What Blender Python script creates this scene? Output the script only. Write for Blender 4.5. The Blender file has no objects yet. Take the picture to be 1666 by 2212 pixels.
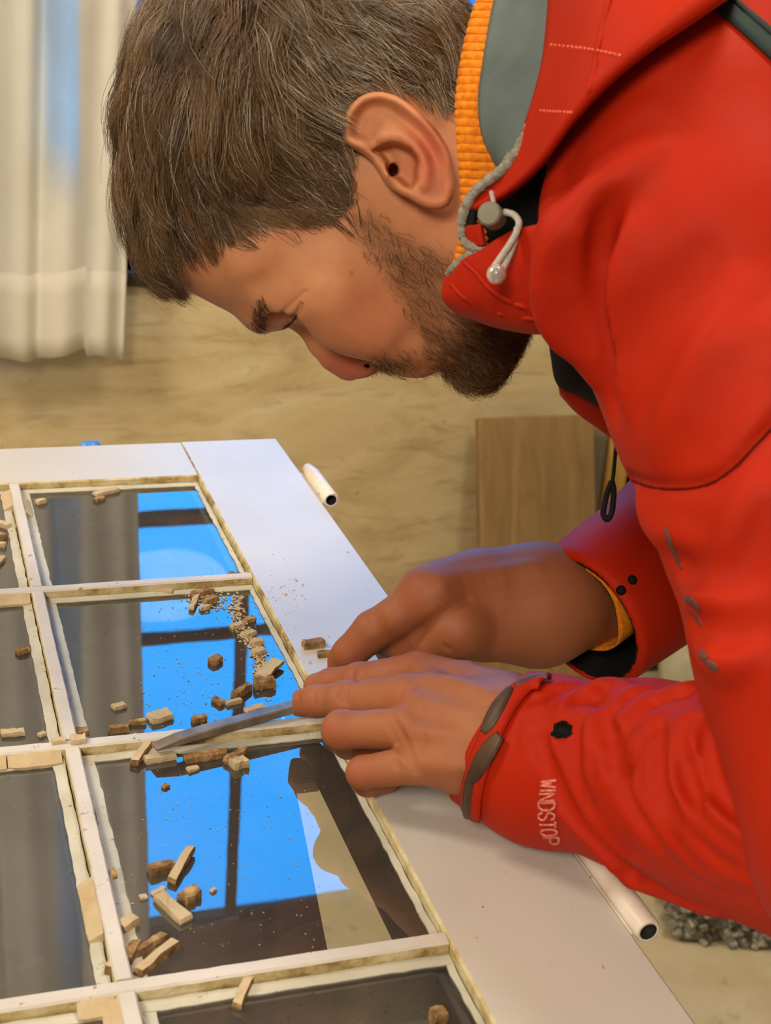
import bpy, math, random
import numpy as np
from mathutils import Matrix, Vector

# ------------------------------------------------------------------ camera, sky, lights, exposure
SC = bpy.context.scene
COL = SC.collection
FPX = 3100.0                       # focal length in pixels of the 1666 x 2212 frame
ZS = 0.90                          # height of the upper face of the window sash lying on the table
CAM = np.array([-0.1929, -0.946, ZS + 0.37])
YAW, PITCH, ROLL = 0.3419, 0.3846, -0.079


def cam_axes(y, p, r):
    fw = np.array([math.sin(y) * math.cos(p), math.cos(y) * math.cos(p), -math.sin(p)])
    rt = np.array([math.cos(y), -math.sin(y), 0.0])
    dn = np.cross(fw, rt)
    c, s = math.cos(r), math.sin(r)
    return np.array([c * rt + s * dn, -s * rt + c * dn, fw])


AX = cam_axes(YAW, PITCH, ROLL)    # rows: right, down, forward
cam_data = bpy.data.cameras.new('camera')
cam_data.sensor_fit = 'VERTICAL'
cam_data.sensor_height = 36.0
cam_data.lens = 36.0 * FPX / 2212.0
cam_data.clip_start = 0.02
cam_data.dof.use_dof = True
cam_data.dof.focus_distance = 0.74
cam_data.dof.aperture_fstop = 20.0
cam = bpy.data.objects.new('camera', cam_data)
COL.objects.link(cam)
cm = Matrix.Identity(4)
for i in range(3):
    cm[i][0], cm[i][1], cm[i][2], cm[i][3] = AX[0][i], -AX[1][i], -AX[2][i], CAM[i]
cam.matrix_world = cm
SC.camera = cam

# dusk sky outside the window
world = bpy.data.worlds.new('world')
SC.world = world
world.use_nodes = True
nt = world.node_tree
nt.nodes.clear()
w_out = nt.nodes.new('ShaderNodeOutputWorld')
w_bg = nt.nodes.new('ShaderNodeBackground')
w_tc = nt.nodes.new('ShaderNodeTexCoord')
w_sep = nt.nodes.new('ShaderNodeSeparateXYZ')
w_ramp = nt.nodes.new('ShaderNodeValToRGB')
nt.links.new(w_tc.outputs['Generated'], w_sep.inputs[0])
nt.links.new(w_sep.outputs['Z'], w_ramp.inputs[0])
w_ramp.color_ramp.elements[0].position = 0.0
w_ramp.color_ramp.elements[0].color = (0.006, 0.05, 0.17, 1)
w_ramp.color_ramp.elements[1].position = 0.16
w_ramp.color_ramp.elements[1].color = (0.008, 0.36, 1.0, 1)
nt.links.new(w_ramp.outputs[0], w_bg.inputs[0])
w_bg.inputs[1].default_value = 5.6
nt.links.new(w_bg.outputs[0], w_out.inputs[0])


def area_light(name, loc, target, size, power, color):
    ld = bpy.data.lights.new(name, 'AREA')
    ld.shape = 'DISK'
    ld.size = size
    ld.energy = power
    ld.color = color
    o = bpy.data.objects.new(name, ld)
    o.location = loc
    d = Vector(target) - Vector(loc)
    o.rotation_euler = d.to_track_quat('-Z', 'Y').to_euler()
    COL.objects.link(o)
    return o


area_light('ceiling_lamp_light', (0.55, -0.45, 2.5), (0.35, -0.2, 0.9), 0.40, 14.0, (1.0, 0.86, 0.68))
area_light('camera_side_fill_light', (-0.85, -1.75, 2.0), (0.25, -0.2, 1.0), 0.5, 23.0, (1.0, 0.86, 0.68))  # added fill from behind the camera, no lamp seen there
area_light('left_fill_light', (-1.05, 0.05, 2.05), (0.0, 0.75, 1.15), 0.5, 15.0, (1.0, 0.87, 0.70))  # added fill at the left to brighten wall, curtain and forehead

SC.view_settings.view_transform = 'Standard'
SC.view_settings.look = 'None'
SC.view_settings.exposure = 0.12
SC.view_settings.gamma = 1.0
SC.view_settings.use_curve_mapping = False
SC.cycles.max_bounces = 6
SC.cycles.diffuse_bounces = 3
SC.cycles.glossy_bounces = 3
SC.cycles.transmission_bounces = 4
SC.cycles.transparent_max_bounces = 12
SC.cycles.use_adaptive_sampling = True
SC.cycles.adaptive_threshold = 0.1
SC.cycles.adaptive_min_samples = 16
SC.cycles.use_light_tree = False
SC.cycles.caustics_reflective = False
SC.cycles.caustics_refractive = False

# ------------------------------------------------------------------ helpers


def ray(px, py):
    return ((px - 833.0) / FPX) * AX[0] + ((py - 1106.0) / FPX) * AX[1] + AX[2]


def on_z(px, py, z):
    """point of the horizontal plane z that the photograph shows at a pixel"""
    d = ray(px, py)
    return CAM + d * ((z - CAM[2]) / d[2])


def on_y(px, py, y):
    d = ray(px, py)
    return CAM + d * ((y - CAM[1]) / d[1])


def at(px, py, depth):
    return CAM + ray(px, py) * depth


def tag(o, label=None, cat=None, group=None, kind=None):
    if label:
        o['label'] = label
    if cat:
        o['category'] = cat
    if group:
        o['group'] = group
    if kind:
        o['kind'] = kind
    return o


def empty(name, loc=(0, 0, 0)):
    o = bpy.data.objects.new(name, None)
    o.location = loc
    o.empty_display_size = 0.05
    COL.objects.link(o)
    return o


def link(name, me, parent=None):
    o = bpy.data.objects.new(name, me)
    COL.objects.link(o)
    if parent is not None:
        o.parent = parent
        if parent.type == 'EMPTY' or parent.location.length > 0:
            par = parent
            off = Vector((0, 0, 0))
            while par is not None:
                off += par.location
                par = par.parent
            o.matrix_parent_inverse = Matrix.Translation(-off)
    return o


def mesh_obj(name, verts, faces, m, parent=None, smooth=False):
    me = bpy.data.meshes.new(name)
    me.from_pydata([tuple(map(float, v)) for v in verts], [], [tuple(map(int, f)) for f in faces])
    me.update()
    if m is not None:
        me.materials.append(m)
    if smooth:
        me.polygons.foreach_set('use_smooth', [True] * len(me.polygons))
    return link(name, me, parent)


def np_mesh(name, V, Q, m, parent=None, smooth=True):
    """fast mesh from numpy arrays; Q is (n, k) with k = 3 or 4"""
    me = bpy.data.meshes.new(name)
    V = np.ascontiguousarray(V, dtype=np.float32)
    Q = np.ascontiguousarray(Q, dtype=np.int32)
    n, k = Q.shape
    me.vertices.add(len(V))
    me.vertices.foreach_set('co', V.ravel())
    me.loops.add(n * k)
    me.loops.foreach_set('vertex_index', Q.ravel())
    me.polygons.add(n)
    me.polygons.foreach_set('loop_start', np.arange(0, n * k, k, dtype=np.int32))
    if smooth:
        me.polygons.foreach_set('use_smooth', np.ones(n, dtype=bool))
    me.update(calc_edges=True)
    if m is not None:
        me.materials.append(m)
    return link(name, me, parent)


BOXF = [(0, 1, 3, 2), (4, 6, 7, 5), (0, 4, 5, 1), (2, 3, 7, 6), (0, 2, 6, 4), (1, 5, 7, 3)]


def chamfer_box(lo, hi, c=0.001):
    """box with chamfered edges: 24 vertices"""
    lo = np.array(lo, float)
    hi = np.array(hi, float)
    c = min(c, 0.45 * float((hi - lo).min()))
    vs, idx = [], {}
    for sx in (0, 1):
        for sy in (0, 1):
            for sz in (0, 1):
                s = (sx, sy, sz)
                for a in range(3):
                    p = []
                    for k in range(3):
                        e = (lo[k], hi[k])[s[k]]
                        if k != a:
                            e += c if s[k] == 0 else -c
                        p.append(e)
                    idx[(s, a)] = len(vs)
                    vs.append(p)
    fs = []
    for a in range(3):
        b, d = (a + 1) % 3, (a + 2) % 3
        for s in (0, 1):
            q = []
            for (u, v) in ((0, 0), (1, 0), (1, 1), (0, 1)):
                t = [0, 0, 0]
                t[a], t[b], t[d] = s, u, v
                q.append(idx[(tuple(t), a)])
            fs.append(q if s else q[::-1])
    for a in range(3):
        b, d = (a + 1) % 3, (a + 2) % 3
        for u in (0, 1):
            for v in (0, 1):
                t0, t1 = [0, 0, 0], [0, 0, 0]
                t0[b] = t1[b] = u
                t0[d] = t1[d] = v
                t0[a], t1[a] = 0, 1
                q = [idx[(tuple(t0), b)], idx[(tuple(t1), b)], idx[(tuple(t1), d)], idx[(tuple(t0), d)]]
                fs.append(q if (u != v) else q[::-1])
    for sx in (0, 1):
        for sy in (0, 1):
            for sz in (0, 1):
                s = (sx, sy, sz)
                q = [idx[(s, 0)], idx[(s, 1)], idx[(s, 2)]]
                fs.append(q if (sx + sy + sz) % 2 else q[::-1])
    return vs, fs


def box(name, lo, hi, m, parent=None, c=0.001):
    v, f = chamfer_box(lo, hi, c)
    return mesh_obj(name, v, f, m, parent)


def merge(parts):
    V, Fc = [], []
    for v, f in parts:
        b = len(V)
        V += list(v)
        Fc += [tuple(i + b for i in q) for q in f]
    return V, Fc


def prism(profile, a, b, axis):
    """closed 2-D profile swept from a to b along axis 0 (X) or 1 (Y); profile = (other horizontal, z)"""
    n = len(profile)
    vs = []
    for t in (a, b):
        for (u, z) in profile:
            vs.append((t, u, z) if axis == 0 else (u, t, z))
    fs = [tuple(range(n)), tuple(range(2 * n - 1, n - 1, -1))]
    for i in range(n):
        j = (i + 1) % n
        fs.append((i, i + n, j + n, j))
    return vs, fs


def tube(pts, rad, sides=8, caps=True):
    """tube mesh along a polyline; rad is a number or a list"""
    P = np.array(pts, float)
    n = len(P)
    rad = np.full(n, rad) if np.isscalar(rad) else np.array(rad, float)
    T = np.gradient(P, axis=0)
    T /= np.linalg.norm(T, axis=1)[:, None] + 1e-12
    ref = np.array([0, 0, 1.0])
    if abs(T[0] @ ref) > 0.9:
        ref = np.array([1.0, 0, 0])
    N = np.cross(T[0], ref)
    N /= np.linalg.norm(N)
    V = []
    for i in range(n):
        N = N - T[i] * (N @ T[i])
        N /= np.linalg.norm(N) + 1e-12
        B = np.cross(T[i], N)
        for k in range(sides):
            a = 2 * math.pi * k / sides
            V.append(P[i] + rad[i] * (math.cos(a) * N + math.sin(a) * B))
    Fc = []
    for i in range(n - 1):
        for k in range(sides):
            k2 = (k + 1) % sides
            Fc.append((i * sides + k, i * sides + k2, (i + 1) * sides + k2, (i + 1) * sides + k))
    if caps:
        Fc.append(tuple(range(sides))[::-1])
        Fc.append(tuple(range((n - 1) * sides, n * sides)))
    return V, Fc


def spline(pts, n):
    """Catmull-Rom resampling of a polyline to n points"""
    P = np.array(pts, float)
    if len(P) == 2:
        t = np.linspace(0, 1, n)[:, None]
        return P[0] * (1 - t) + P[1] * t
    d = np.r_[0, np.cumsum(np.sqrt(np.linalg.norm(np.diff(P, axis=0), axis=1)) + 1e-9)]
    out = []
    m = np.gradient(P, d, axis=0)
    for t in np.linspace(0, d[-1], n):
        i = min(max(np.searchsorted(d, t) - 1, 0), len(P) - 2)
        h = d[i + 1] - d[i]
        s = (t - d[i]) / h
        out.append((2 * s**3 - 3 * s**2 + 1) * P[i] + (s**3 - 2 * s**2 + s) * h * m[i]
                   + (-2 * s**3 + 3 * s**2) * P[i + 1] + (s**3 - s**2) * h * m[i + 1])
    return np.array(out)


# ------------------------------------------------------------------ materials


def lin(r, g, b):
    return tuple(((c / 255.0) / 12.92 if c / 255.0 <= 0.04045 else ((c / 255.0 + 0.055) / 1.055) ** 2.4) for c in (r, g, b)) + (1.0,)


class Mat:
    """small builder for node materials"""

    def __init__(self, name, color=(0.8, 0.8, 0.8, 1), rough=0.6, spec=0.5):
        self.m = bpy.data.materials.new(name)
        self.m.use_nodes = True
        self.t = self.m.node_tree
        self.b = self.t.nodes['Principled BSDF']
        self.out = self.t.nodes['Material Output']
        self.b.inputs['Base Color'].default_value = color
        self.b.inputs['Roughness'].default_value = rough
        self.b.inputs['Specular IOR Level'].default_value = spec
        self.col = None

    def n(self, kind, **kw):
        x = self.t.nodes.new(kind)
        for k, v in kw.items():
            setattr(x, k, v)
        return x

    def l(self, a, b):
        self.t.links.new(a, b)

    def coord(self, kind='Object', scale=(1, 1, 1), rot=(0, 0, 0)):
        tc = self.n('ShaderNodeTexCoord')
        mp = self.n('ShaderNodeMapping')
        mp.inputs['Scale'].default_value = scale
        mp.inputs['Rotation'].default_value = rot
        self.l(tc.outputs[kind], mp.inputs[0])
        return mp.outputs[0]

    def noise(self, scale, detail=4, rough=0.55, vec=None, dist=0.0):
        x = self.n('ShaderNodeTexNoise')
        x.inputs['Scale'].default_value = scale
        x.inputs['Detail'].default_value = detail
        x.inputs['Roughness'].default_value = rough
        x.inputs['Distortion'].default_value = dist
        self.l(vec if vec is not None else self.coord(), x.inputs['Vector'])
        return x.outputs['Fac']

    def ramp(self, fac, stops):
        r = self.n('ShaderNodeValToRGB')
        e = r.color_ramp.elements
        while len(e) < len(stops):
            e.new(0.5)
        for i, (p, c) in enumerate(stops):
            e[i].position = p
            e[i].color = c if len(c) == 4 else tuple(c) + (1,)
        self.l(fac, r.inputs[0])
        return r.outputs[0]

    def mix(self, fac, a, b, blend='MIX'):
        x = self.n('ShaderNodeMix')
        x.data_type = 'RGBA'
        x.blend_type = blend
        for s, v in ((0, fac), (6, a), (7, b)):
            if hasattr(v, 'is_linked') or hasattr(v, 'links'):
                self.l(v, x.inputs[s])
            else:
                x.inputs[s].default_value = v
        return x.outputs[2]

    def color(self, sock):
        self.l(sock, self.b.inputs['Base Color'])
        return self

    def bump(self, h, strength=0.3, dist=0.001):
        x = self.n('ShaderNodeBump')
        x.inputs['Strength'].default_value = strength
        x.inputs['Distance'].default_value = dist
        self.l(h, x.inputs['Height'])
        self.l(x.outputs[0], self.b.inputs['Normal'])
        return self


def W(v):
    return (v, v, v, 1)


# painted sash
p = Mat('white_paint', lin(226, 219, 206), 0.42)
c0 = p.ramp(p.noise(9, 3), [(0.3, lin(198, 193, 186)), (0.7, lin(208, 204, 197))])
sp = p.ramp(p.noise(260, 2), [(0.735, W(0)), (0.76, W(1))])
c1 = p.mix(sp, c0, lin(120, 100, 75))
p.color(c1).bump(p.noise(160, 3), 0.10, 0.0006)
M_PAINT = p.m

p = Mat('worn_muntin_paint', lin(222, 212, 195), 0.5)
c0 = p.ramp(p.noise(30, 4), [(0.3, lin(200, 193, 182)), (0.65, lin(213, 207, 198))])
ck = p.ramp(p.noise(120, 5, 0.7), [(0.625, W(0)), (0.66, W(1))])
c1 = p.mix(ck, c0, lin(150, 130, 98))
p.color(c1).bump(p.noise(220, 4), 0.35, 0.0008)
M_MUNTIN = p.m

p = Mat('rabbet_bare', lin(190, 170, 120), 0.75)
c0 = p.ramp(p.noise(45, 5, 0.65), [(0.36, lin(140, 114, 66)), (0.47, lin(192, 172, 118)), (0.60, lin(216, 204, 166))])
p.color(c0).bump(p.noise(300, 5, 0.7), 0.8, 0.0012)
M_RABBET = p.m

p = Mat('aged_ledge_paint', lin(205, 200, 175), 0.6)
c0 = p.ramp(p.noise(25, 5), [(0.35, lin(178, 175, 156)), (0.6, lin(200, 198, 184))])
ck = p.ramp(p.noise(190, 4, 0.7), [(0.63, W(0)), (0.68, W(1))])
c1 = p.mix(ck, c0, lin(120, 110, 80))
p.color(c1).bump(p.noise(260, 4), 0.4, 0.0008)
M_LEDGE = p.m

p = Mat('old_putty', lin(208, 182, 138), 0.8)
c0 = p.ramp(p.noise(60, 4), [(0.3, lin(184, 162, 124)), (0.7, lin(206, 187, 152))])
p.color(c0).bump(p.noise(380, 5, 0.7), 0.7, 0.001)
M_PUTTY = p.m

p = Mat('chip_brown', lin(125, 95, 58), 0.85)
c0 = p.ramp(p.noise(170, 4, 0.65), [(0.3, lin(92, 66, 38)), (0.5, lin(148, 114, 70)), (0.70, lin(198, 170, 122))])
p.color(c0).bump(p.noise(500, 5, 0.7), 0.8, 0.001)
M_CHIPB = p.m

# window glass: thin clear pane, mirror share by angle, a little dust
def glass_mat(name, ior, dust, tint):
    p = Mat(name)
    t = p.t
    t.nodes.remove(p.b)
    tr = p.n('ShaderNodeBsdfTransparent')
    tr.inputs[0].default_value = tint
    gl = p.n('ShaderNodeBsdfGlossy')
    gl.inputs['Roughness'].default_value = 0.012
    fr = p.n('ShaderNodeFresnel')
    fr.inputs['IOR'].default_value = ior
    mx = p.n('ShaderNodeMixShader')
    p.l(fr.outputs[0], mx.inputs[0])
    p.l(tr.outputs[0], mx.inputs[1])
    p.l(gl.outputs[0], mx.inputs[2])
    bm = p.n('ShaderNodeBump')
    bm.inputs['Strength'].default_value = 0.02
    bm.inputs['Distance'].default_value = 0.002
    p.l(p.noise(16, 2), bm.inputs['Height'])
    p.l(bm.outputs[0], gl.inputs['Normal'])
    df = p.n('ShaderNodeBsdfDiffuse')
    df.inputs[0].default_value = lin(184, 176, 168)
    d1 = p.ramp(p.noise(7, 5, 0.6), [(0.35, W(dust * 0.35)), (0.75, W(dust))])
    d2 = p.ramp(p.noise(420, 3, 0.6), [(0.68, W(0)), (0.74, W(0.55))])
    d3 = p.ramp(p.noise(60, 5, 0.7), [(0.52, W(0)), (0.72, W(0.30))])
    d23 = p.mix(d3, W(0), d2)
    ds = p.mix(1.0, d1, d23, 'ADD')
    m2 = p.n('ShaderNodeMixShader')
    p.l(ds, m2.inputs[0])
    p.l(mx.outputs[0], m2.inputs[1])
    p.l(df.outputs[0], m2.inputs[2])
    p.l(m2.outputs[0], p.out.inputs[0])
    return p.m


M_GLASS = glass_mat('dusty_glass', 2.7, 0.13, (0.95, 0.97, 0.96, 1))
M_GLASS_CLEAR = glass_mat('clear_glass', 1.4, 0.01, (0.98, 0.99, 1.0, 1))
p = Mat('glass_edge')
p.t.nodes.remove(p.b)
x = p.n('ShaderNodeBsdfTransparent')
x.inputs[0].default_value = (0.93, 0.97, 0.95, 1)
p.l(x.outputs[0], p.out.inputs[0])
M_GLASS_EDGE = p.m

# room
p = Mat('bare_concrete_wall', lin(176, 152, 108), 0.9, 0.2)
v = p.coord('Object', (1, 1, 2.6))
c0 = p.ramp(p.noise(3.2, 6, 0.62, v, 0.6), [(0.30, lin(184, 164, 120)), (0.48, lin(212, 192, 146)), (0.66, lin(228, 212, 170))])
s1 = p.ramp(p.noise(7.0, 7, 0.7, p.coord('Object', (1, 1, 4.5)), 1.2), [(0.52, W(0)), (0.72, W(0.55))])
c1 = p.mix(s1, c0, lin(152, 126, 84))
s2 = p.ramp(p.noise(40, 4, 0.6), [(0.66, W(0)), (0.75, W(0.5))])
c2 = p.mix(s2, c1, lin(140, 118, 82))
p.color(c2).bump(p.noise(26, 6, 0.65), 0.35, 0.006)
M_WALL = p.m

p = Mat('plain_wall', lin(196, 184, 160), 0.9, 0.2)
p.color(p.ramp(p.noise(3, 5), [(0.3, lin(186, 172, 146)), (0.7, lin(206, 196, 174))]))
M_WALL2 = p.m
p = Mat('ceiling_white', lin(222, 216, 204), 0.9, 0.2)
p.color(p.ramp(p.noise(3, 4), [(0.3, lin(214, 208, 196)), (0.7, lin(228, 222, 212))]))
M_CEIL = p.m
p = Mat('concrete_floor', lin(205, 188, 148), 0.75, 0.3)
c0 = p.ramp(p.noise(4.5, 6, 0.6), [(0.32, lin(204, 186, 146)), (0.5, lin(224, 208, 170)), (0.68, lin(236, 222, 190))])
s2 = p.ramp(p.noise(22, 6, 0.7), [(0.58, W(0)), (0.72, W(0.5))])
p.color(p.mix(s2, c0, lin(150, 128, 88))).bump(p.noise(60, 5), 0.2, 0.002)
M_FLOOR = p.m


def wood(name, dark, mid, light, scale=9.0, axis=2, rough=0.7):
    p = Mat(name, mid, rough, 0.3)
    sc = [6, 6, 6]
    sc[axis] = 0.7
    v = p.coord('Object', tuple(sc))
    g = p.noise(scale, 6, 0.6, v, 1.2)
    c0 = p.ramp(g, [(0.3, dark), (0.5, mid), (0.7, light)])
    b = p.ramp(p.noise(3.0, 4, 0.6), [(0.45, W(0)), (0.75, W(0.5))])
    p.color(p.mix(b, c0, dark)).bump(g, 0.25, 0.002)
    return p.m


M_BOARD = wood('weathered_board', lin(140, 112, 70), lin(162, 132, 86), lin(178, 150, 104), 5.0)
M_PINE = wood('pine_batten', lin(196, 150, 70), lin(222, 180, 96), lin(236, 200, 124), 6.0)
M_PINE_PALE = wood('pale_pine', lin(190, 160, 100), lin(212, 184, 122), lin(226, 202, 146), 5.0)
M_DARKWOOD = wood('dark_wood', lin(40, 30, 18), lin(62, 48, 28), lin(86, 68, 40), 6.0, 0)
M_WINFRAME = wood('window_frame_wood', lin(84, 46, 22), lin(110, 62, 32), lin(130, 80, 44), 6.0, 2)
p = Mat('grey_slate', lin(126, 120, 104), 0.85)
p.color(p.ramp(p.noise(14, 5), [(0.3, lin(108, 102, 86)), (0.7, lin(142, 136, 118))]))
M_SLATE = p.m

p = Mat('dark_table_top', lin(92, 84, 76), 0.6)
c0 = p.ramp(p.noise(5, 6, 0.62), [(0.3, lin(84, 78, 78)), (0.55, lin(112, 105, 102)), (0.75, lin(138, 130, 124))])
s2 = p.ramp(p.noise(34, 6, 0.75), [(0.55, W(0)), (0.70, W(0.55))])
c1 = p.mix(s2, c0, lin(168, 154, 134))
p.color(c1).bump(p.noise(80, 5), 0.3, 0.001)
M_TABLE = p.m
# ------------------------------------------------------------------ room shell
YW, XL, XR, YF, ZC = 1.25, -1.7, 2.7, -2.5, 2.62
WX0, WX1, WZ0, WZ1 = -0.42, 1.02, 0.755, 2.45         # window opening in the back wall
TH = 0.24


def struct(o):
    o['kind'] = 'structure'
    return o


struct(box('floor', (XL - .2, YF - .2, -0.12), (XR + .2, YW + TH, 0.0), M_FLOOR))
struct(box('ceiling', (XL - .2, YF - .2, ZC), (XR + .2, YW + TH, ZC + .1), M_CEIL))
pc = [chamfer_box((XL - .2, YW, 0.0005), (WX0, YW + TH, ZC), 1e-4), chamfer_box((WX1, YW, 0.0005), (XR + .2, YW + TH, ZC), 1e-4),
      chamfer_box((WX0, YW, 0.0005), (WX1, YW + TH, WZ0), 1e-4), chamfer_box((WX0, YW, WZ1), (WX1, YW + TH, ZC), 1e-4)]
struct(mesh_obj('wall_back', *merge(pc), M_WALL))
struct(box('wall_left', (XL - .2, YF, 0.0005), (XL, YW - .0005, ZC), M_WALL2))
struct(box('wall_right', (XR, YF, 0.0005), (XR + .2, YW - .0005, ZC), M_WALL2))
struct(box('wall_front', (XL, YF - .2, 0.0005), (XR, YF, ZC), M_WALL2))

# window in the back wall: frame, mullion, transoms, panes
wy = YW + 0.10
win = struct(empty('window_1', ((WX0 + WX1) / 2, wy, WZ0)))
fr = 0.045
for lo, hi in (((WX0, wy, WZ0), (WX0 + fr, wy + .06, WZ1)), ((WX1 - fr, wy, WZ0), (WX1, wy + .06, WZ1)),
               ((WX0 + fr, wy, WZ0), (WX1 - fr, wy + .06, WZ0 + fr)), ((WX0 + fr, wy, WZ1 - fr), (WX1 - fr, wy + .06, WZ1))):
    box('window_frame', lo, hi, M_WINFRAME, win, 0.004)
MX = 0.367
box('mullion', (MX - .009, wy, WZ0 + fr), (MX + .009, wy + .03, WZ1 - fr), M_WINFRAME, win, 0.003)
for zz, hh in ((1.500, 0.011), (1.735, 0.007)):
    for x0, x1 in ((WX0 + fr, MX - .009), (MX + .009, WX1 - fr)):
        box('transom', (x0, wy, zz - hh), (x1, wy + .03, zz + hh), M_WINFRAME, win, 0.003)
zs = [(WZ0 + fr, 1.489), (1.511, 1.728), (1.742, WZ1 - fr)]
for x0, x1 in ((WX0 + fr, MX - .009), (MX + .009, WX1 - fr)):
    for z0, z1 in zs:
        box('pane', (x0, wy + .012, z0), (x1, wy + .016, z1), M_GLASS_CLEAR, win, 0.0004)
struct(box('trim_1', (WX0, YW - 0.02, WZ0 - 0.022), (WX1, wy, WZ0), M_DARKWOOD, None, 0.004))

# long off-white curtain hanging in front of the window's edge
p = Mat('curtain_cloth', lin(226, 220, 202), 0.9, 0.1)
tl = p.n('ShaderNodeBsdfTranslucent')
cc = p.ramp(p.noise(8, 4), [(0.3, lin(236, 230, 212)), (0.7, lin(246, 242, 228))])
p.color(cc)
p.l(cc, tl.inputs[0])
mx = p.n('ShaderNodeMixShader')
ta = p.n('ShaderNodeAttribute', attribute_name='thin')  # weight of the placed daylight glow, not of cloth thickness
tm = p.n('ShaderNodeMath', operation='MULTIPLY_ADD')
tm.inputs[1].default_value = 0.62
tm.inputs[2].default_value = 0.16
p.l(ta.outputs['Fac'], tm.inputs[0])
p.l(tm.outputs[0], mx.inputs[0])
p.l(p.b.outputs[0], mx.inputs[1])
p.l(tl.outputs[0], mx.inputs[2])
p.l(mx.outputs[0], p.out.inputs[0])
p.bump(p.noise(900, 2), 0.15, 0.0005)
M_CURTAIN = p.m


def sstep0(x, a, b):
    t = min(1.0, max(0.0, (x - a) / (b - a)))
    return t * t * (3 - 2 * t)


def curtain():
    yc = 1.155
    zt, zb = 2.53, 0.652
    nu, nv = 200, 60
    V = []
    for j in range(nv + 1):
        t = j / nv
        for i in range(nu + 1):
            s = i / nu
            xr = 0.18 + (0.118 - 0.18) * t                     # right edge leans in towards the hem
            x0 = -0.52
            x = x0 + (xr - x0) * s
            amp = 0.020 + 0.012 * math.sin(3.1 * s + 1.0)
            ph = 2 * math.pi * (s * 5.3) + 0.5 * math.sin(2.6 * t + 6 * s)
            y = yc + amp * (1 - 0.25 * t) * math.sin(ph) + 0.007 * math.sin(2 * math.pi * s * 11 + 2 * t)
            x += 0.010 * math.cos(ph) * (1 - .3 * t) * min(1, (1 - s) * 12)
            z = zt + (zb - zt) * t
            hem = 0.012 * math.sin(2 * math.pi * s * 3.4 + 0.6) * t ** 6 - (0.014 * t ** 8 if s > .9 else 0)
            V.append((x, y, z + hem))
    Fc = []
    r = nu + 1
    for j in range(nv):
        for i in range(nu):
            a = j * r + i
            Fc.append((a, a + 1, a + r + 1, a + r))
    return V, Fc, r, nv


V, Fc, r, nv = curtain()
cur = empty('curtain', (-0.2, 1.155, 0.65))
tag(cur, 'long off-white cloth curtain hanging beside the blue window', 'curtain')
co = mesh_obj('cloth', V, Fc, M_CURTAIN, cur, True)
md = co.modifiers.new('thick', 'SOLIDIFY')
md.thickness = 0.0014
# sewn hem band along the lower edge, slightly proud of the cloth
hv, hf = [], []
rows = [nv - 4, nv - 3, nv - 2, nv - 1, nv]
for j in rows:
    for i in range(r):
        a = V[j * r + i]
        b = V[(j) * r + min(i + 1, r - 1)]
        hv.append((a[0], a[1] - 0.0024, a[2] - (0.0006 if j == nv else 0)))
for j in range(len(rows) - 1):
    for i in range(r - 1):
        a = j * r + i
        hf.append((a, a + 1, a + r + 1, a + r))
ho = mesh_obj('hem', hv, hf, M_CURTAIN, cur, True)
md = ho.modifiers.new('thick', 'SOLIDIFY')
md.thickness = 0.0016
# translucency raised in one strip and higher up, placing the daylight glow by hand
xs_a, xs_b = on_y(92, 200, 1.155)[0], on_y(172, 200, 1.155)[0]
glow_ = []
for (x_, y_, z_) in V:
    st_ = float(sstep0(x_, xs_a - .012, xs_a + .016) * (1 - sstep0(x_, xs_b - .008, xs_b + .004)))
    glow_.append(max(st_ * sstep0(z_, .84, .98), 0.12 * sstep0(z_, 1.15, 1.40)))
co.data.attributes.new('thin', 'FLOAT', 'POINT').data.foreach_set('value', glow_)
rodv, rodf = tube([(-0.6, 1.155, 2.55), (1.12, 1.155, 2.55)], 0.012, 12)
rod = mesh_obj('curtain_rod', rodv, rodf, M_DARKWOOD, None, True)
tag(rod, 'dark wooden curtain rod above the window', 'curtain rod')
for x in (-0.57, 1.09):
    bv = chamfer_box((x - .012, 1.155, 2.535), (x + .012, YW, 2.565), .003)
    mesh_obj('bracket', *bv, M_DARKWOOD, rod)

# ------------------------------------------------------------------ things along the back wall
def leaning(name, px_tl, px_tr, top_y, bot_y, th, m, label, cat):
    """flat board on the floor, leaning to the wall; top corners from the photograph on plane Y = top_y"""
    a = on_y(*px_tl, top_y)
    b = on_y(*px_tr, top_y)
    w = b[0] - a[0]
    up = np.array([0, top_y - bot_y, (a[2] + b[2]) / 2])
    L = np.linalg.norm(up)
    vs, fs = chamfer_box((0, -th, 0), (w, 0, L), 0.003)
    ang = math.atan2(top_y - bot_y, (a[2] + b[2]) / 2)
    o = mesh_obj(name, vs, fs, m)
    o.location = (a[0], bot_y + th * 0, 0.002 + th * math.sin(ang))
    o.rotation_euler = (-ang, 0, 0)
    return tag(o, label, cat)


leaning('wooden_board', (1026, 897), (1271, 921), 1.215, 1.06, 0.022, M_BOARD, 'wide weathered brown board leaning against the concrete wall', 'board')
box_o = box('slate_slab', (0.88, 1.215, 0.001), (0.985, 1.245, 0.47), M_SLATE, None, 0.003)
tag(box_o, 'narrow grey stone slab standing behind the weathered board', 'slab')
b = box('pine_batten', (0.99, 1.212, 0.001), (1.032, 1.24, 0.52), M_PINE, None, 0.002)
tag(b, 'yellow pine batten standing upright beside the grey slab', 'batten')
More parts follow.
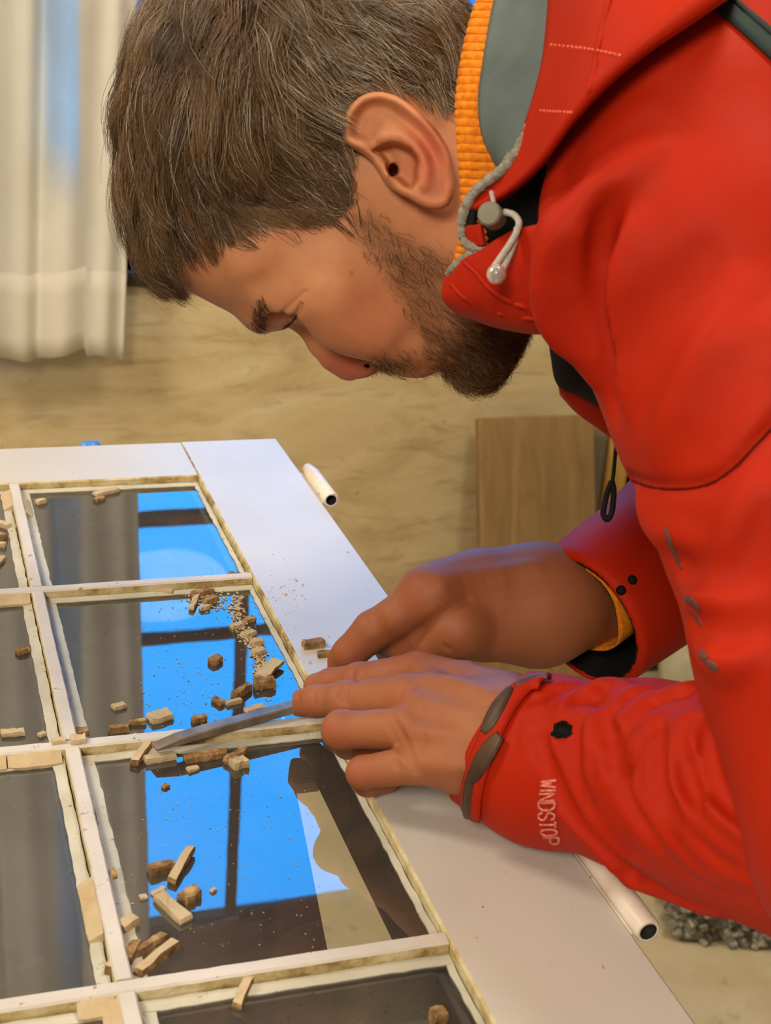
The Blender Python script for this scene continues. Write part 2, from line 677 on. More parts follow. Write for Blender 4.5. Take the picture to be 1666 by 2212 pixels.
# dark open cabinet with a pale plank in front, white sack beside it
cab = empty('low_cabinet', (1.28, 1.2, 0))
tag(cab, 'low dark wooden cabinet on the floor behind the far sleeve', 'cabinet')
box('side_panel', (1.05, 1.16, 0.001), (1.064, 1.245, 0.36), M_DARKWOOD, cab, .002)
box('side_panel', (1.50, 1.16, 0.001), (1.514, 1.245, 0.36), M_DARKWOOD, cab, .002)
box('top', (1.05, 1.155, 0.361), (1.514, 1.245, 0.38), M_DARKWOOD, cab, .002)
box('back_panel', (1.0645, 1.235, 0.001), (1.4995, 1.245, 0.36), M_DARKWOOD, cab, .001)
box('bottom_panel', (1.0645, 1.16, 0.02), (1.4995, 1.234, 0.035), M_DARKWOOD, cab, .001)
b = box('pine_plank', (0.955, 1.075, 0.001), (1.055, 1.15, 0.045), M_PINE_PALE, None, 0.002)
tag(b, 'pale pine block lying on the floor before the dark cabinet', 'plank')

p = Mat('white_sack', lin(226, 222, 196), 0.7)
p.color(p.ramp(p.noise(9, 5), [(0.34, lin(196, 194, 160)), (0.55, lin(228, 224, 198)), (0.7, lin(236, 234, 216))])).bump(p.noise(22, 4), 0.5, 0.01)
M_SACK = p.m


def sack():
    nu, nv = 40, 28
    V = []
    for j in range(nv + 1):
        t = j / nv
        rr = (0.5 + 0.5 * math.sin(math.pi * min(1, t * 1.2 + .12)) ** .6) * (1 - 0.9 * max(0, (t - .86) / .14) ** 2)
        for i in range(nu):
            a = 2 * math.pi * i / nu
            sq = (abs(math.cos(a)) ** 4 + abs(math.sin(a)) ** 4) ** -0.25
            k = 1 + 0.05 * math.sin(3 * a + 6 * t) + 0.04 * math.sin(7 * a - 9 * t)
            V.append((0.15 * rr * sq * k * math.cos(a) + .05 * t, 0.09 * rr * sq * k * math.sin(a), 0.40 * t))
    V.append((0.05, 0, 0.395))
    V.append((0, 0, 0))
    Fc = []
    for j in range(nv):
        for i in range(nu):
            i2 = (i + 1) % nu
            Fc.append((j * nu + i, j * nu + i2, (j + 1) * nu + i2, (j + 1) * nu + i))
    for i in range(nu):
        Fc.append((nv * nu + i, nv * nu + (i + 1) % nu, len(V) - 2))
        Fc.append(((i + 1) % nu, i, len(V) - 1))
    return V, Fc


o = mesh_obj('sack', *sack(), M_SACK, None, True)
o.location = (1.20, 1.02, 0.002)
o.rotation_euler = (0, 0, 0.4)
tag(o, 'white plastic sack standing on the floor between the arms', 'sack')

# clear plastic box of dark hardware on the floor, lower right
p = Mat('box_plastic', lin(196, 192, 176), 0.25)
p.b.inputs['Alpha'].default_value = 0.12
M_BOXPL = p.m
p = Mat('dark_hardware', lin(92, 92, 88), 0.45)
vo = p.n('ShaderNodeTexVoronoi')
vo.inputs['Scale'].default_value = 70
p.l(p.coord(), vo.inputs['Vector'])
p.color(p.ramp(vo.outputs['Color'], [(0.15, lin(58, 58, 58)), (0.5, lin(136, 136, 130)), (0.85, lin(206, 202, 190))]))
p.b.inputs['Metallic'].default_value = 0.4
M_HARD = p.m
A_, B_ = on_z(1470, 2042, 0.0), on_z(1690, 2066, 0.0)
bx = empty('storage_box', tuple((A_ + B_) / 2))
tag(bx, 'shallow clear plastic box full of dark metal hardware on the floor', 'storage box')
bdir = (B_ - A_) / np.linalg.norm(B_ - A_)
bnor = np.array([-bdir[1], bdir[0], 0])
bx0, bx1, by0, by1, bh = -0.03, 0.40, 0.0, 0.24, 0.085


def box_place(vs):
    return [tuple(A_ + bdir * q[0] + bnor * q[1] + np.array([0, 0, q[2]])) for q in vs]


def rounded_tray(x0, x1, y0, y1, z0, z1, r, th):
    def ring(e, z):
        out = []
        for cx, cy, a0 in ((x1 - r, y1 - r, 0), (x0 + r, y1 - r, 90), (x0 + r, y0 + r, 180), (x1 - r, y0 + r, 270)):
            for k in range(7):
                a = math.radians(a0 + 15 * k)
                out.append((cx + (r + e) * math.cos(a), cy + (r + e) * math.sin(a), z))
        return out
    rings = [ring(-.012, z0), ring(0, z0 + .01), ring(.004, z1), ring(.010, z1), ring(.010, z1 - .006)]
    V, Fc = [], []
    n = len(rings[0])
    for rg in rings:
        V += rg
    for j in range(len(rings) - 1):
        for i in range(n):
            i2 = (i + 1) % n
            Fc.append((j * n + i, j * n + i2, (j + 1) * n + i2, (j + 1) * n + i))
    Fc.append(tuple(range(n))[::-1])
    return V, Fc


tv, tf_ = rounded_tray(bx0, bx1, by0, by1, 0.001, bh, .035, .002)
mesh_obj('tray', box_place(tv), tf_, M_BOXPL, bx, True)
rnd = random.Random(5)
parts = []
for k in range(1900):
    x, y = rnd.uniform(bx0 + .016, bx1 - .016), by0 + .008 + (by1 - by0 - .02) * rnd.random() ** 1.6
    z = rnd.uniform(.008, bh - .006)
    s = [rnd.uniform(.003, .009) for _ in range(3)]
    vs, fs = chamfer_box((-s[0], -s[1], -s[2]), s, .0015)
    R = Matrix.Rotation(rnd.uniform(0, 6), 3, Vector((rnd.random(), rnd.random(), rnd.random() + .1)).normalized())
    parts.append(([tuple(R @ Vector(q) + Vector((x, y, z))) for q in vs], fs))
hv_, hf_ = merge(parts)
hw = mesh_obj('hardware', box_place(hv_), hf_, M_HARD, bx)
hw['kind'] = 'stuff'
# ------------------------------------------------------------------ work table under the sash
TB = ZS - 0.0425                                    # underside of the sash
tab = empty('work_table', (-0.35, -0.3, 0))
tag(tab, 'dark dusty work table under the old window sash', 'table')
ex0, ey0, ex1, ey1 = -0.011, -0.318, -0.039, -0.511
sl = (ex1 - ex0) / (ey1 - ey0)


def edge_x(y):
    return ex0 + (y - ey0) * sl


ya, yb, wd = 0.165, -1.28, 0.78
top = []
for z in (TB - 0.028, TB - 0.0006):
    for y in (yb, ya):
        top += [(edge_x(y) - wd, y, z), (edge_x(y), y, z)]
tf = [(0, 2, 3, 1), (4, 5, 7, 6), (0, 1, 5, 4), (2, 6, 7, 3), (0, 4, 6, 2), (1, 3, 7, 5)]
mesh_obj('table_top', top, tf, M_TABLE, tab)
for y in (ya - .09, yb + .06):
    for dx in (-wd + .06, -.09):
        x = edge_x(y) + dx
        box('leg', (x - .03, y - .03, 0.001), (x + .03, y + .03, TB - 0.0285), M_DARKWOOD, tab, .003)
for dx in (-wd + .06, -.09):
    x0, x1 = edge_x(yb + .09) + dx, edge_x(ya - .12) + dx
    v = []
    for (x, y) in ((x0, yb + .09), (x1, ya - .12)):
        v += [(x - .01, y, TB - .10), (x + .01, y, TB - .10), (x + .01, y, TB - .0285), (x - .01, y, TB - .0285)]
    mesh_obj('apron', v, [(0, 1, 2, 3), (7, 6, 5, 4), (0, 4, 5, 1), (1, 5, 6, 2), (2, 6, 7, 3), (3, 7, 4, 0)], M_DARKWOOD, tab)

# ------------------------------------------------------------------ the window sash
PW, PP, FW, ST, RT = 0.1243, 0.1735, 0.0070, 0.0750, 0.0702
NC, NR = 3, 5
ZG0, ZG1 = -0.0082, -0.0062                          # glass, relative to the upper face
LEDGE = 0.0075
sash = empty('window_sash', (-0.19, -0.4, TB))
tag(sash, 'old white painted window sash with small panes lying flat on the table', 'window sash')
xl = -(NC * PW + (NC - 1) * FW)                       # inner edge of the left stile
yb_in = -(NR * PP - FW)                               # inner edge of the bottom rail
BR = 0.09
zb = -0.042


def L(z):
    return ZS + z


def stile(x0, x1, inner, name):
    """upper block plus the wider lower block whose ledge carries the glass"""
    s = 1 if inner == 0 else -1                       # inner==0: inner face at x0
    xi = x0 if inner == 0 else x1
    xo = x1 if inner == 0 else x0
    c = 0.0012
    prof = [(xi + s * c, L(0)), (xo - s * c, L(0)), (xo, L(-c)), (xo, L(zb)), (xi - s * LEDGE + s * .006, L(zb)),
            (xi - s * LEDGE, L(zb + .010)), (xi - s * LEDGE, L(ZG0 - .0002)), (xi, L(ZG0 - .0002)), (xi, L(-c))]
    if inner == 0:
        prof = prof[::-1]
    v, f = prism(prof, RT, yb_in - BR, 1)
    o = mesh_obj(name, v, f, M_PAINT, sash)
    o.data.materials.append(M_RABBET)
    o.data.materials.append(M_LEDGE)
    for pl in o.data.polygons:
        cz = pl.center[2] - ZS
        if abs(pl.normal[0]) > .7 and abs(pl.center[0] - xi) < 1e-3 and -.0075 < cz < 0:
            pl.material_index = 1
        elif cz < -.0075:
            pl.material_index = 2
    return o


stile(0.0, ST, 0, 'stile')
stile(xl - ST, xl, 1, 'stile')


def rail(y0, y1, inner, name):
    """inner: y of the inner face"""
    s = 1 if inner == y0 else -1                      # direction from the inner face into the rail
    xi, xo = inner, (y1 if inner == y0 else y0)
    c = 0.0010
    prof = [(xi + s * c, L(0)), (xo - s * c, L(0)), (xo, L(-c)), (xo, L(zb)), (xi - s * LEDGE + s * .006, L(zb)),
            (xi - s * LEDGE, L(zb + .010)), (xi - s * LEDGE, L(ZG0 - .0002)), (xi, L(ZG0 - .0002)), (xi, L(-c))]
    v, f = prism(prof, xl + 0.0004, -0.0004, 0)
    o = mesh_obj(name, v, f, M_PAINT, sash)
    o.data.materials.append(M_RABBET)
    o.data.materials.append(M_LEDGE)
    for pl in o.data.polygons:
        cz = pl.center[2] - ZS
        if abs(pl.normal[1]) > .7 and abs(pl.center[1] - xi) < 1e-3 and -.0075 < cz < 0:
            pl.material_index = 1
        elif cz < -.0075:
            pl.material_index = 2
    return o


rail(0.0, RT, 0.0, 'rail')
rail(yb_in - BR, yb_in, yb_in, 'rail')


def muntin(a, b, mid, axis, seed):
    """glazing bar with slightly uneven painted edges, running from a to b along axis"""
    rnd = random.Random(seed)
    n = max(6, int(abs(b - a) / 0.006))
    h = FW / 2
    V = []
    for i in range(n + 1):
        t = a + (b - a) * i / n
        j = [rnd.gauss(0, .00009) for _ in range(4)]
        pr_ = [(mid - h + .0008 + j[0], 0.0 + j[2] * .5), (mid + h - .0008 + j[1], 0.0 + j[3] * .5), (mid + h + j[1], -.0010), (mid + h, ZG0 - .0002),
               (mid + h + LEDGE, ZG0 - .0002), (mid + h + LEDGE, -.030), (mid + h, zb + .001), (mid - h, zb + .001),
               (mid - h - LEDGE, -.030), (mid - h - LEDGE, ZG0 - .0002), (mid - h, ZG0 - .0002), (mid - h + j[0], -.0010)]
        for (u, z) in pr_:
            V.append((t, u, L(z)) if axis == 0 else (u, t, L(z)))
    k = 12
    Fc = []
    for i in range(n):
        for q in range(k):
            q2 = (q + 1) % k
            f = (i * k + q, i * k + q2, (i + 1) * k + q2, (i + 1) * k + q)
            Fc.append(f if axis == 1 else f[::-1])
    Fc.append(tuple(range(k))[::-1] if axis == 1 else tuple(range(k)))
    Fc.append(tuple(range(n * k, n * k + k)) if axis == 1 else tuple(range(n * k, n * k + k))[::-1])
    o = mesh_obj('muntin', V, Fc, M_MUNTIN, sash)
    o.data.materials.append(M_RABBET)
    o.data.materials.append(M_LEDGE)
    for pl in o.data.polygons:
        cz = pl.center[2] - ZS
        if -.0075 < cz < -.0009 and abs(pl.normal[2]) < .3:
            pl.material_index = 1
        elif cz < -.0075:
            pl.material_index = 2
    return o


for k in range(1, NR):
    muntin(xl + .0003, -.0003, -(k * PP - FW / 2), 0, k)
for c in range(1, NC):
    mx_ = -(c * PW + (c - .5) * FW)
    for k in range(NR):
        y0 = -(k * PP) - (.0003 if k else .0003)
        y1 = -((k + 1) * PP - FW) + .0003
        muntin(y0, y1, mx_, 1, 20 + c * 10 + k)

for c in range(NC):
    for k in range(NR):
        x1 = -(c * (PW + FW)) + .0035 * 0
        x0 = x1 - PW
        y1 = -k * PP
        y0 = y1 - (PP - FW)
        e = 0.0004
        o = box('pane', (x0 + e, y0 + e, L(ZG0)), (x1 - e, y1 - e, L(ZG1)), M_GLASS, sash, 0.0002)
        o.data.materials.append(M_GLASS_EDGE)
        for pl in o.data.polygons:
            if pl.normal[2] < .9:
                pl.material_index = 1

# remaining putty fillets (triangular beads between bar and glass), with broken ends
def putty(p0, p1, side, seed, w=0.0062, h=0.0058):
    """bead from p0 to p1 (x, y on the bar's face), side = direction (x, y) away from the bar"""
    rnd = random.Random(seed)
    a, b = np.array(p0, float), np.array(p1, float)
    s = np.array(side, float)
    n = max(4, int(np.linalg.norm(b - a) / .004))
    V = []
    for i in range(n + 1):
        t = i / n
        q = a + (b - a) * t
        e = 1 - 0.12 * (abs(2 * t - 1) ** 8)
        ww, hh = w * e * rnd.uniform(.92, 1.05), h * e * rnd.uniform(.94, 1.02)
        q1 = q + s * ww
        V += [(q[0], q[1], L(ZG1 + .0001)), (q1[0], q1[1], L(ZG1 + .0001)), (q1[0], q1[1], L(ZG1 + .0016)), (q[0], q[1], L(ZG1 + hh))]
    Fc = []
    for i in range(n):
        for j in range(4):
            j2 = (j + 1) % 4
            Fc.append((i * 4 + j, i * 4 + j2, (i + 1) * 4 + j2, (i + 1) * 4 + j))
    Fc += [(3, 2, 1, 0), tuple(range(n * 4, n * 4 + 4))]
    o = mesh_obj('putty_bead', V, Fc, M_PUTTY, sash)
    return o


def lit(c, k):
    """inner corner coordinates of the pane in column c, row k: x0, x1, y0, y1"""
    x1 = -(c * (PW + FW))
    y1 = -k * PP
    return x1 - PW, x1, y1 - (PP - FW), y1


E_ = .0001
for (c, k, side, f0, f1) in ((1, 1, 'top', .78, .99), (1, 2, 'top', .02, .30), (1, 2, 'top', .305, .78), (1, 2, 'top', .785, .985), (1, 3, 'top', .88, .99),
                             (1, 0, 'right', .05, .22), (1, 2, 'right', .60, .82), (1, 3, 'right', .0, .5), (2, 2, 'top', .1, .9), (0, 0, 'left', .12, .30)):
    x0, x1, y0, y1 = lit(c, k)
    if side == 'top':
        putty((x0 + (x1 - x0) * f0, y1 - E_), (x0 + (x1 - x0) * f1, y1 - E_), (0, -1), c * 31 + k * 7 + int(f0 * 100))
    elif side == 'right':
        putty((x1 - E_, y1 - (y1 - y0) * f0), (x1 - E_, y1 - (y1 - y0) * f1), (-1, 0), c * 31 + k * 7 + int(f0 * 100))
    else:
        putty((x0 + E_, y1 - (y1 - y0) * f0), (x0 + E_, y1 - (y1 - y0) * f1), (1, 0), c * 31 + k * 7 + int(f0 * 100), .005, .0055)

# thin strips of old paint and bedding putty left on the glass along the bars
def bed_strip(p0, p1, side, seed, w):
    rnd = random.Random(seed)
    a, b = np.array(p0, float), np.array(p1, float)
    s = np.array(side, float)
    n = max(6, int(np.linalg.norm(b - a) / .005))
    V = []
    for i in range(n + 1):
        q = a + (b - a) * i / n
        q0, q1 = q + s * (.0007 + rnd.uniform(-.0003, .0004)), q + s * (w + rnd.gauss(0, .00022))
        for (e, z) in ((q0, .0001), (q1, .0001), (q1, .0007), (q0, .0012)):
            V.append((e[0], e[1], L(ZG1 + z)))
    Fc = []
    for i in range(n):
        for j in range(4):
            j2 = (j + 1) % 4
            Fc.append((i * 4 + j, i * 4 + j2, (i + 1) * 4 + j2, (i + 1) * 4 + j))
    Fc += [(3, 2, 1, 0), tuple(range(n * 4, n * 4 + 4))]
    return mesh_obj('paint_strip', V, Fc, M_LEDGE, sash)


for c in range(2):
    for k in range(4):
        x0, x1, y0, y1 = lit(c, k)
        m_ = .0066
        bed_strip((x0, y1 - m_), (x0, y0 + .0005), (1, 0), 300 + c * 20 + k, .0062)
        bed_strip((x1, y1 - m_), (x1, y0 + .0005), (-1, 0), 400 + c * 20 + k, .0036 if c == 0 else .0060)
        bed_strip((x0 + .0004, y1), (x1 - .0004, y1), (0, -1), 500 + c * 20 + k, .0060)

# lift-off hinge barrels on the outer edge of the stile
p = Mat('hinge_paint', lin(228, 216, 200), 0.4)
c0 = p.ramp(p.noise(40, 4), [(0.35, lin(220, 204, 186)), (0.6, lin(234, 226, 214))])
ck = p.ramp(p.noise(110, 5, 0.7), [(0.66, W(0)), (0.69, W(1))])
p.color(p.mix(ck, c0, lin(110, 60, 50))).bump(p.noise(150, 4), .2, .0006)
M_HINGE = p.m
M_HOLE = Mat('hinge_bore', lin(16, 13, 10), 0.8).m


def hinge(y_far, y_near, taper):
    n, sd = 14, 20
    ro, ri = 0.0057, 0.0038
    cx, cz = ST + 0.0062, ZS + 0.0012
    rings = []
    prof = [(y_far, .0008), (y_far - .002, ro * (.62 if taper else .8)), (y_far - (.016 if taper else .005), ro)]
    prof += [(y_near + .0015, ro), (y_near, ro - .0008), (y_near, ri), (y_near + .025, ri), (y_near + .026, .0003)]
    V, Fc = [], []
    for (y, r_) in prof:
        for k in range(sd):
            a = 2 * math.pi * k / sd
            V.append((cx + r_ * math.cos(a), y, cz + r_ * math.sin(a)))
    for i in range(len(prof) - 1):
        for k in range(sd):
            k2 = (k + 1) % sd
            Fc.append((i * sd + k, i * sd + k2, (i + 1) * sd + k2, (i + 1) * sd + k))
    o = mesh_obj('hinge_barrel', V, Fc, M_HINGE, sash, True)
    o.data.materials.append(M_HOLE)
    for pl in o.data.polygons:
        if pl.index >= 5 * sd:
            pl.material_index = 1
    o['label'] = 'white painted hollow hinge barrel'
    # flange plate let into the stile's edge
    lf = box('hinge_leaf', (ST - .0002, y_near + .004, ZS - .020), (ST + .0022, y_far - .004, ZS - .0018), M_HINGE, sash, .0006)
    return o


hinge(0.004, -0.062, True)
hinge(-0.430, -0.534, False)
# ------------------------------------------------------------------ implicit-surface modelling used for the person and the clothes


def smin(a, b, k):
    if k <= 0:
        return np.minimum(a, b)
    h = np.maximum(k - np.abs(a - b), 0.0) / k
    return np.minimum(a, b) - h * h * k * 0.25


def smax(a, b, k):
    return -smin(-a, -b, k)


class Vol:
    """dense signed-distance grid; axes are the caller's own frame"""

    def __init__(self, lo, hi, h):
        self.lo = np.array(lo, float)
        self.h = h
        self.n = np.ceil((np.array(hi, float) - self.lo) / h).astype(int) + 1
        self.D = np.full(self.n, 50.0, dtype=np.float32)
        self.ax = [(self.lo[i] + h * np.arange(self.n[i])).astype(np.float32) for i in range(3)]

    def block(self, lo, hi):
        a = np.clip(np.floor((np.array(lo) - self.lo) / self.h).astype(int), 0, self.n)
        b = np.clip(np.ceil((np.array(hi) - self.lo) / self.h).astype(int) + 1, 0, self.n)
        if (b <= a).any():
            return None, None
        sl = tuple(slice(a[i], b[i]) for i in range(3))
        X = self.ax[0][sl[0]][:, None, None]
        Y = self.ax[1][sl[1]][None, :, None]
        Z = self.ax[2][sl[2]][None, None, :]
        return sl, (X, Y, Z)

    def put(self, sl, v, k, op):
        d = self.D[sl]
        self.D[sl] = smin(d, v, k) if op == '+' else smax(d, -v, k)

    def cone(self, a, b, ra, rb, k=0.0, op='+', flat=None):
        """tapered capsule"""
        a, b = np.array(a, float), np.array(b, float)
        m = max(ra, rb) + k + 3 * self.h
        sl, g = self.block(np.minimum(a, b) - m, np.maximum(a, b) + m)
        if sl is None:
            return
        ab = b - a
        L2 = float(ab @ ab) + 1e-12
        t = np.clip(((g[0] - a[0]) * ab[0] + (g[1] - a[1]) * ab[1] + (g[2] - a[2]) * ab[2]) / L2, 0, 1)
        q = [g[i] - (a[i] + t * ab[i]) for i in range(3)]
        v = np.sqrt(q[0] ** 2 + q[1] ** 2 + q[2] ** 2) - (ra + (rb - ra) * t)
        self.put(sl, v.astype(np.float32), k, op)

    def chain(self, pts, rad, k=0.0, kin=None, op='+'):
        """polyline tube with radii, inner joins smoothed, then blended once into the grid"""
        P = np.array(pts, float)
        rad = np.full(len(P), rad) if np.isscalar(rad) else np.array(rad, float)
        kin = rad.min() * 0.6 if kin is None else kin
        m = rad.max() + k + kin + 3 * self.h
        sl, g = self.block(P.min(0) - m, P.max(0) + m)
        if sl is None:
            return
        v = None
        for i in range(len(P) - 1):
            a, b = P[i], P[i + 1]
            ab = b - a
            L2 = float(ab @ ab) + 1e-12
            t = np.clip(((g[0] - a[0]) * ab[0] + (g[1] - a[1]) * ab[1] + (g[2] - a[2]) * ab[2]) / L2, 0, 1)
            s = np.sqrt((g[0] - a[0] - t * ab[0]) ** 2 + (g[1] - a[1] - t * ab[1]) ** 2 + (g[2] - a[2] - t * ab[2]) ** 2)
            s = (s - (rad[i] + (rad[i + 1] - rad[i]) * t)).astype(np.float32)
            v = s if v is None else smin(v, s, kin * 0.5)
        self.put(sl, v, k, op)

    def ell(self, c, r, k=0.0, op='+', R=None):
        """ellipsoid; R rows are its axes"""
        c, r = np.array(c, float), np.array(r, float)
        m = r.max() + k + 3 * self.h
        sl, g = self.block(c - m, c + m)
        if sl is None:
            return
        q = [g[i] - c[i] for i in range(3)]
        if R is not None:
            q = [q[0] * R[j][0] + q[1] * R[j][1] + q[2] * R[j][2] for j in range(3)]
        k0 = np.sqrt((q[0] / r[0]) ** 2 + (q[1] / r[1]) ** 2 + (q[2] / r[2]) ** 2)
        k1 = np.sqrt((q[0] / r[0] ** 2) ** 2 + (q[1] / r[1] ** 2) ** 2 + (q[2] / r[2] ** 2) ** 2)
        v = k0 * (k0 - 1.0) / (k1 + 1e-9)
        self.put(sl, v.astype(np.float32), k, op)

    def sample(self, P):
        q = (np.asarray(P) - self.lo) / self.h
        q = np.clip(q, 0, self.n - 1.001)
        i = np.floor(q).astype(int)
        f = q - i
        i = np.minimum(i, self.n - 2)
        v = 0
        for dx in (0, 1):
            for dy in (0, 1):
                for dz in (0, 1):
                    w = (f[..., 0] if dx else 1 - f[..., 0]) * (f[..., 1] if dy else 1 - f[..., 1]) * (f[..., 2] if dz else 1 - f[..., 2])
                    v = v + w * self.D[i[..., 0] + dx, i[..., 1] + dy, i[..., 2] + dz]
        return v

    def grad(self, P):
        P = np.asarray(P, float)
        e = self.h
        G = np.stack([self.sample(P + np.eye(3)[i] * e) - self.sample(P - np.eye(3)[i] * e) for i in range(3)], -1)
        return G / (np.linalg.norm(G, axis=-1, keepdims=True) + 1e-9)

    def mesh(self):
        """surface nets"""
        D = self.D.copy()
        for s in ((0,), (-1,)):
            D[s[0], :, :] = np.maximum(D[s[0], :, :], self.h * .5)
            D[:, s[0], :] = np.maximum(D[:, s[0], :], self.h * .5)
            D[:, :, s[0]] = np.maximum(D[:, :, s[0]], self.h * .5)
        S = D < 0
        n = np.array(D.shape)
        c = np.zeros(n - 1, dtype=np.uint8)
        for dx in (0, 1):
            for dy in (0, 1):
                for dz in (0, 1):
                    c += S[dx:n[0] - 1 + dx, dy:n[1] - 1 + dy, dz:n[2] - 1 + dz]
        act = np.argwhere((c > 0) & (c < 8))
        idx = np.full(n - 1, -1, dtype=np.int32)
        idx[act[:, 0], act[:, 1], act[:, 2]] = np.arange(len(act))
        acc = np.zeros((len(act), 3))
        cnt = np.zeros(len(act))
        cor = [(x, y, z) for x in (0, 1) for y in (0, 1) for z in (0, 1)]
        val = {q: D[act[:, 0] + q[0], act[:, 1] + q[1], act[:, 2] + q[2]].astype(float) for q in cor}
        for q in cor:
            for a in range(3):
                if q[a] == 0:
                    q2 = list(q)
                    q2[a] = 1
                    v0, v1 = val[q], val[tuple(q2)]
                    cr = (v0 < 0) != (v1 < 0)
                    t = np.where(cr, v0 / np.where(cr, v0 - v1, 1), 0)
                    p_ = np.tile(np.array(q, float), (len(act), 1))
                    p_[:, a] += t
                    acc[cr] += p_[cr]
                    cnt[cr] += 1
        V = self.lo + (act + acc / cnt[:, None]) * self.h
        Q = []
        for a in range(3):
            b, d = (a + 1) % 3, (a + 2) % 3
            s0 = [slice(None)] * 3
            s1 = [slice(None)] * 3
            s0[a] = slice(0, n[a] - 1)
            s1[a] = slice(1, n[a])
            for s in (s0, s1):
                s[b] = slice(1, n[b] - 1)
                s[d] = slice(1, n[d] - 1)
            A, B = S[tuple(s0)], S[tuple(s1)]
            for fl, msk in ((0, A & ~B), (1, ~A & B)):
                e = np.argwhere(msk)
                if len(e) == 0:
                    continue
                e[:, b] += 1
                e[:, d] += 1
                q = []
                for (ob, od) in ((-1, -1), (0, -1), (0, 0), (-1, 0)):
                    w = e.copy()
                    w[:, b] += ob
                    w[:, d] += od
                    q.append(idx[w[:, 0], w[:, 1], w[:, 2]])
                q = np.stack(q if fl == 0 else q[::-1], 1)
                Q.append(q)
        return V, np.concatenate(Q)


def poly_sd(X, Y, poly):
    """signed distance in the plane to a closed polygon, negative inside"""
    P = np.array(poly, float)
    d = np.full(np.broadcast(X, Y).shape, 1e9)
    ins = np.zeros(d.shape, bool)
    for i in range(len(P)):
        a, b = P[i], P[(i + 1) % len(P)]
        e = b - a
        t = np.clip(((X - a[0]) * e[0] + (Y - a[1]) * e[1]) / (e @ e + 1e-12), 0, 1)
        d = np.minimum(d, (X - a[0] - t * e[0]) ** 2 + (Y - a[1] - t * e[1]) ** 2)
        cnd = (a[1] > Y) != (b[1] > Y)
        xx = a[0] + (Y - a[1]) * (b[0] - a[0]) / (b[1] - a[1] if abs(b[1] - a[1]) > 1e-9 else 1e-9)
        ins ^= cnd & (X < xx)
    d = np.sqrt(d)
    return np.where(ins, -d, d)


def line_d(X, Y, pts):
    P = np.array(pts, float)
    d = np.full(np.broadcast(X, Y).shape, 1e9)
    for i in range(len(P) - 1):
        a, b = P[i], P[i + 1]
        e = b - a
        t = np.clip(((X - a[0]) * e[0] + (Y - a[1]) * e[1]) / (e @ e + 1e-12), 0, 1)
        d = np.minimum(d, (X - a[0] - t * e[0]) ** 2 + (Y - a[1] - t * e[1]) ** 2)
    return np.sqrt(d)


def idw(X, Y, pts, p=3.0):
    num, den = 0.0, 0.0
    for (x, y, v) in pts:
        w = 1.0 / (((X - x) ** 2 + (Y - y) ** 2) ** (p / 2) + 1e-6)
        num = num + w * v
        den = den + w
    return num / den


def closed_spline(pts, n):
    P = np.array(pts, float)
    k = len(P)
    out = []
    for i in range(k):
        p0, p1, p2, p3 = P[i - 1], P[i], P[(i + 1) % k], P[(i + 2) % k]
        for t in np.linspace(0, 1, n, endpoint=False):
            out.append(0.5 * ((2 * p1) + (-p0 + p2) * t + (2 * p0 - 5 * p1 + 4 * p2 - p3) * t**2 + (-p0 + 3 * p1 - 3 * p2 + p3) * t**3))
    return np.array(out)


def sstep(x, a, b):
    t = np.clip((x - a) / (b - a), 0, 1)
    return t * t * (3 - 2 * t)


def c2w(P):
    """camera-axes metres (right, down, forward) to the world"""
    return CAM + np.asarray(P) @ AX


def cp(px, py, d):
    """camera-axes point seen at a pixel at depth d"""
    return np.array([(px - 833.0) / FPX * d, (py - 1106.0) / FPX * d, d])


def hz(px, py, h):
    """camera-axes point seen at a pixel, lying h above the sash's upper face"""
    d = ray(px, py)
    return cp(px, py, (ZS + h - CAM[2]) / d[2])
# ------------------------------------------------------------------ the person: head
# head frame in units of about 1 mm: f towards the face, d towards the chin, l towards his left ear (the camera's side)
HU = 0.000868
HO = cp(860, 375, 0.69)
HL = -HO / np.linalg.norm(HO)
_f2 = np.array([-0.42, 0.9075, 0.0])
HF = _f2 - HL * (_f2 @ HL)
HF /= np.linalg.norm(HF)
HD = np.cross(HF, HL)
if HD[0] < 0:
    HD = -HD
HM = np.stack([HF, HD, HL])


def h2c(P):
    return HO + (np.asarray(P) * HU) @ HM


def hp(px, py, l=0.0):
    """head coordinates of the point seen at a pixel on the sagittal plane at lateral offset l"""
    r = np.array([(px - 833.0) / FPX, (py - 1106.0) / FPX, 1.0])
    t = (l * HU + HO @ HL) / (r @ HL)
    q = (t * r - HO) / HU
    return np.array([q @ HF, q @ HD, l])


def hp2(pts, l=0.0):
    return np.array([hp(x, y, l)[:2] for x, y in pts])


HV = Vol((-118, -160, -2.2), (128, 178, 99), 1.1)
F_ = HV.ax[0][:, None]
D_ = HV.ax[1][None, :]
prof = [(392, 612), (345, 545), (318, 460), (310, 360), (310, 260), (318, 160), (345, 65), (398, -20), (490, -90), (630, -120), (760, -90),
        (880, -60), (965, 10), (1010, 110), (1040, 210), (1090, 260), (1200, 300), (1300, 420), (1330, 560), (1240, 600), (1170, 650), (1130, 735),
        (1090, 790), (1040, 808), (990, 797), (950, 782), (905, 785), (850, 781), (808, 768), (745, 738), (680, 708), (620, 690), (580, 692), (548, 690),
        (505, 674), (445, 644)]
pp = closed_spline(hp2(prof), 4)
sd2 = poly_sd(F_, D_, pp)


def hpts(lst):
    return [(*hp(x, y)[:2], v) for x, y, v in lst]


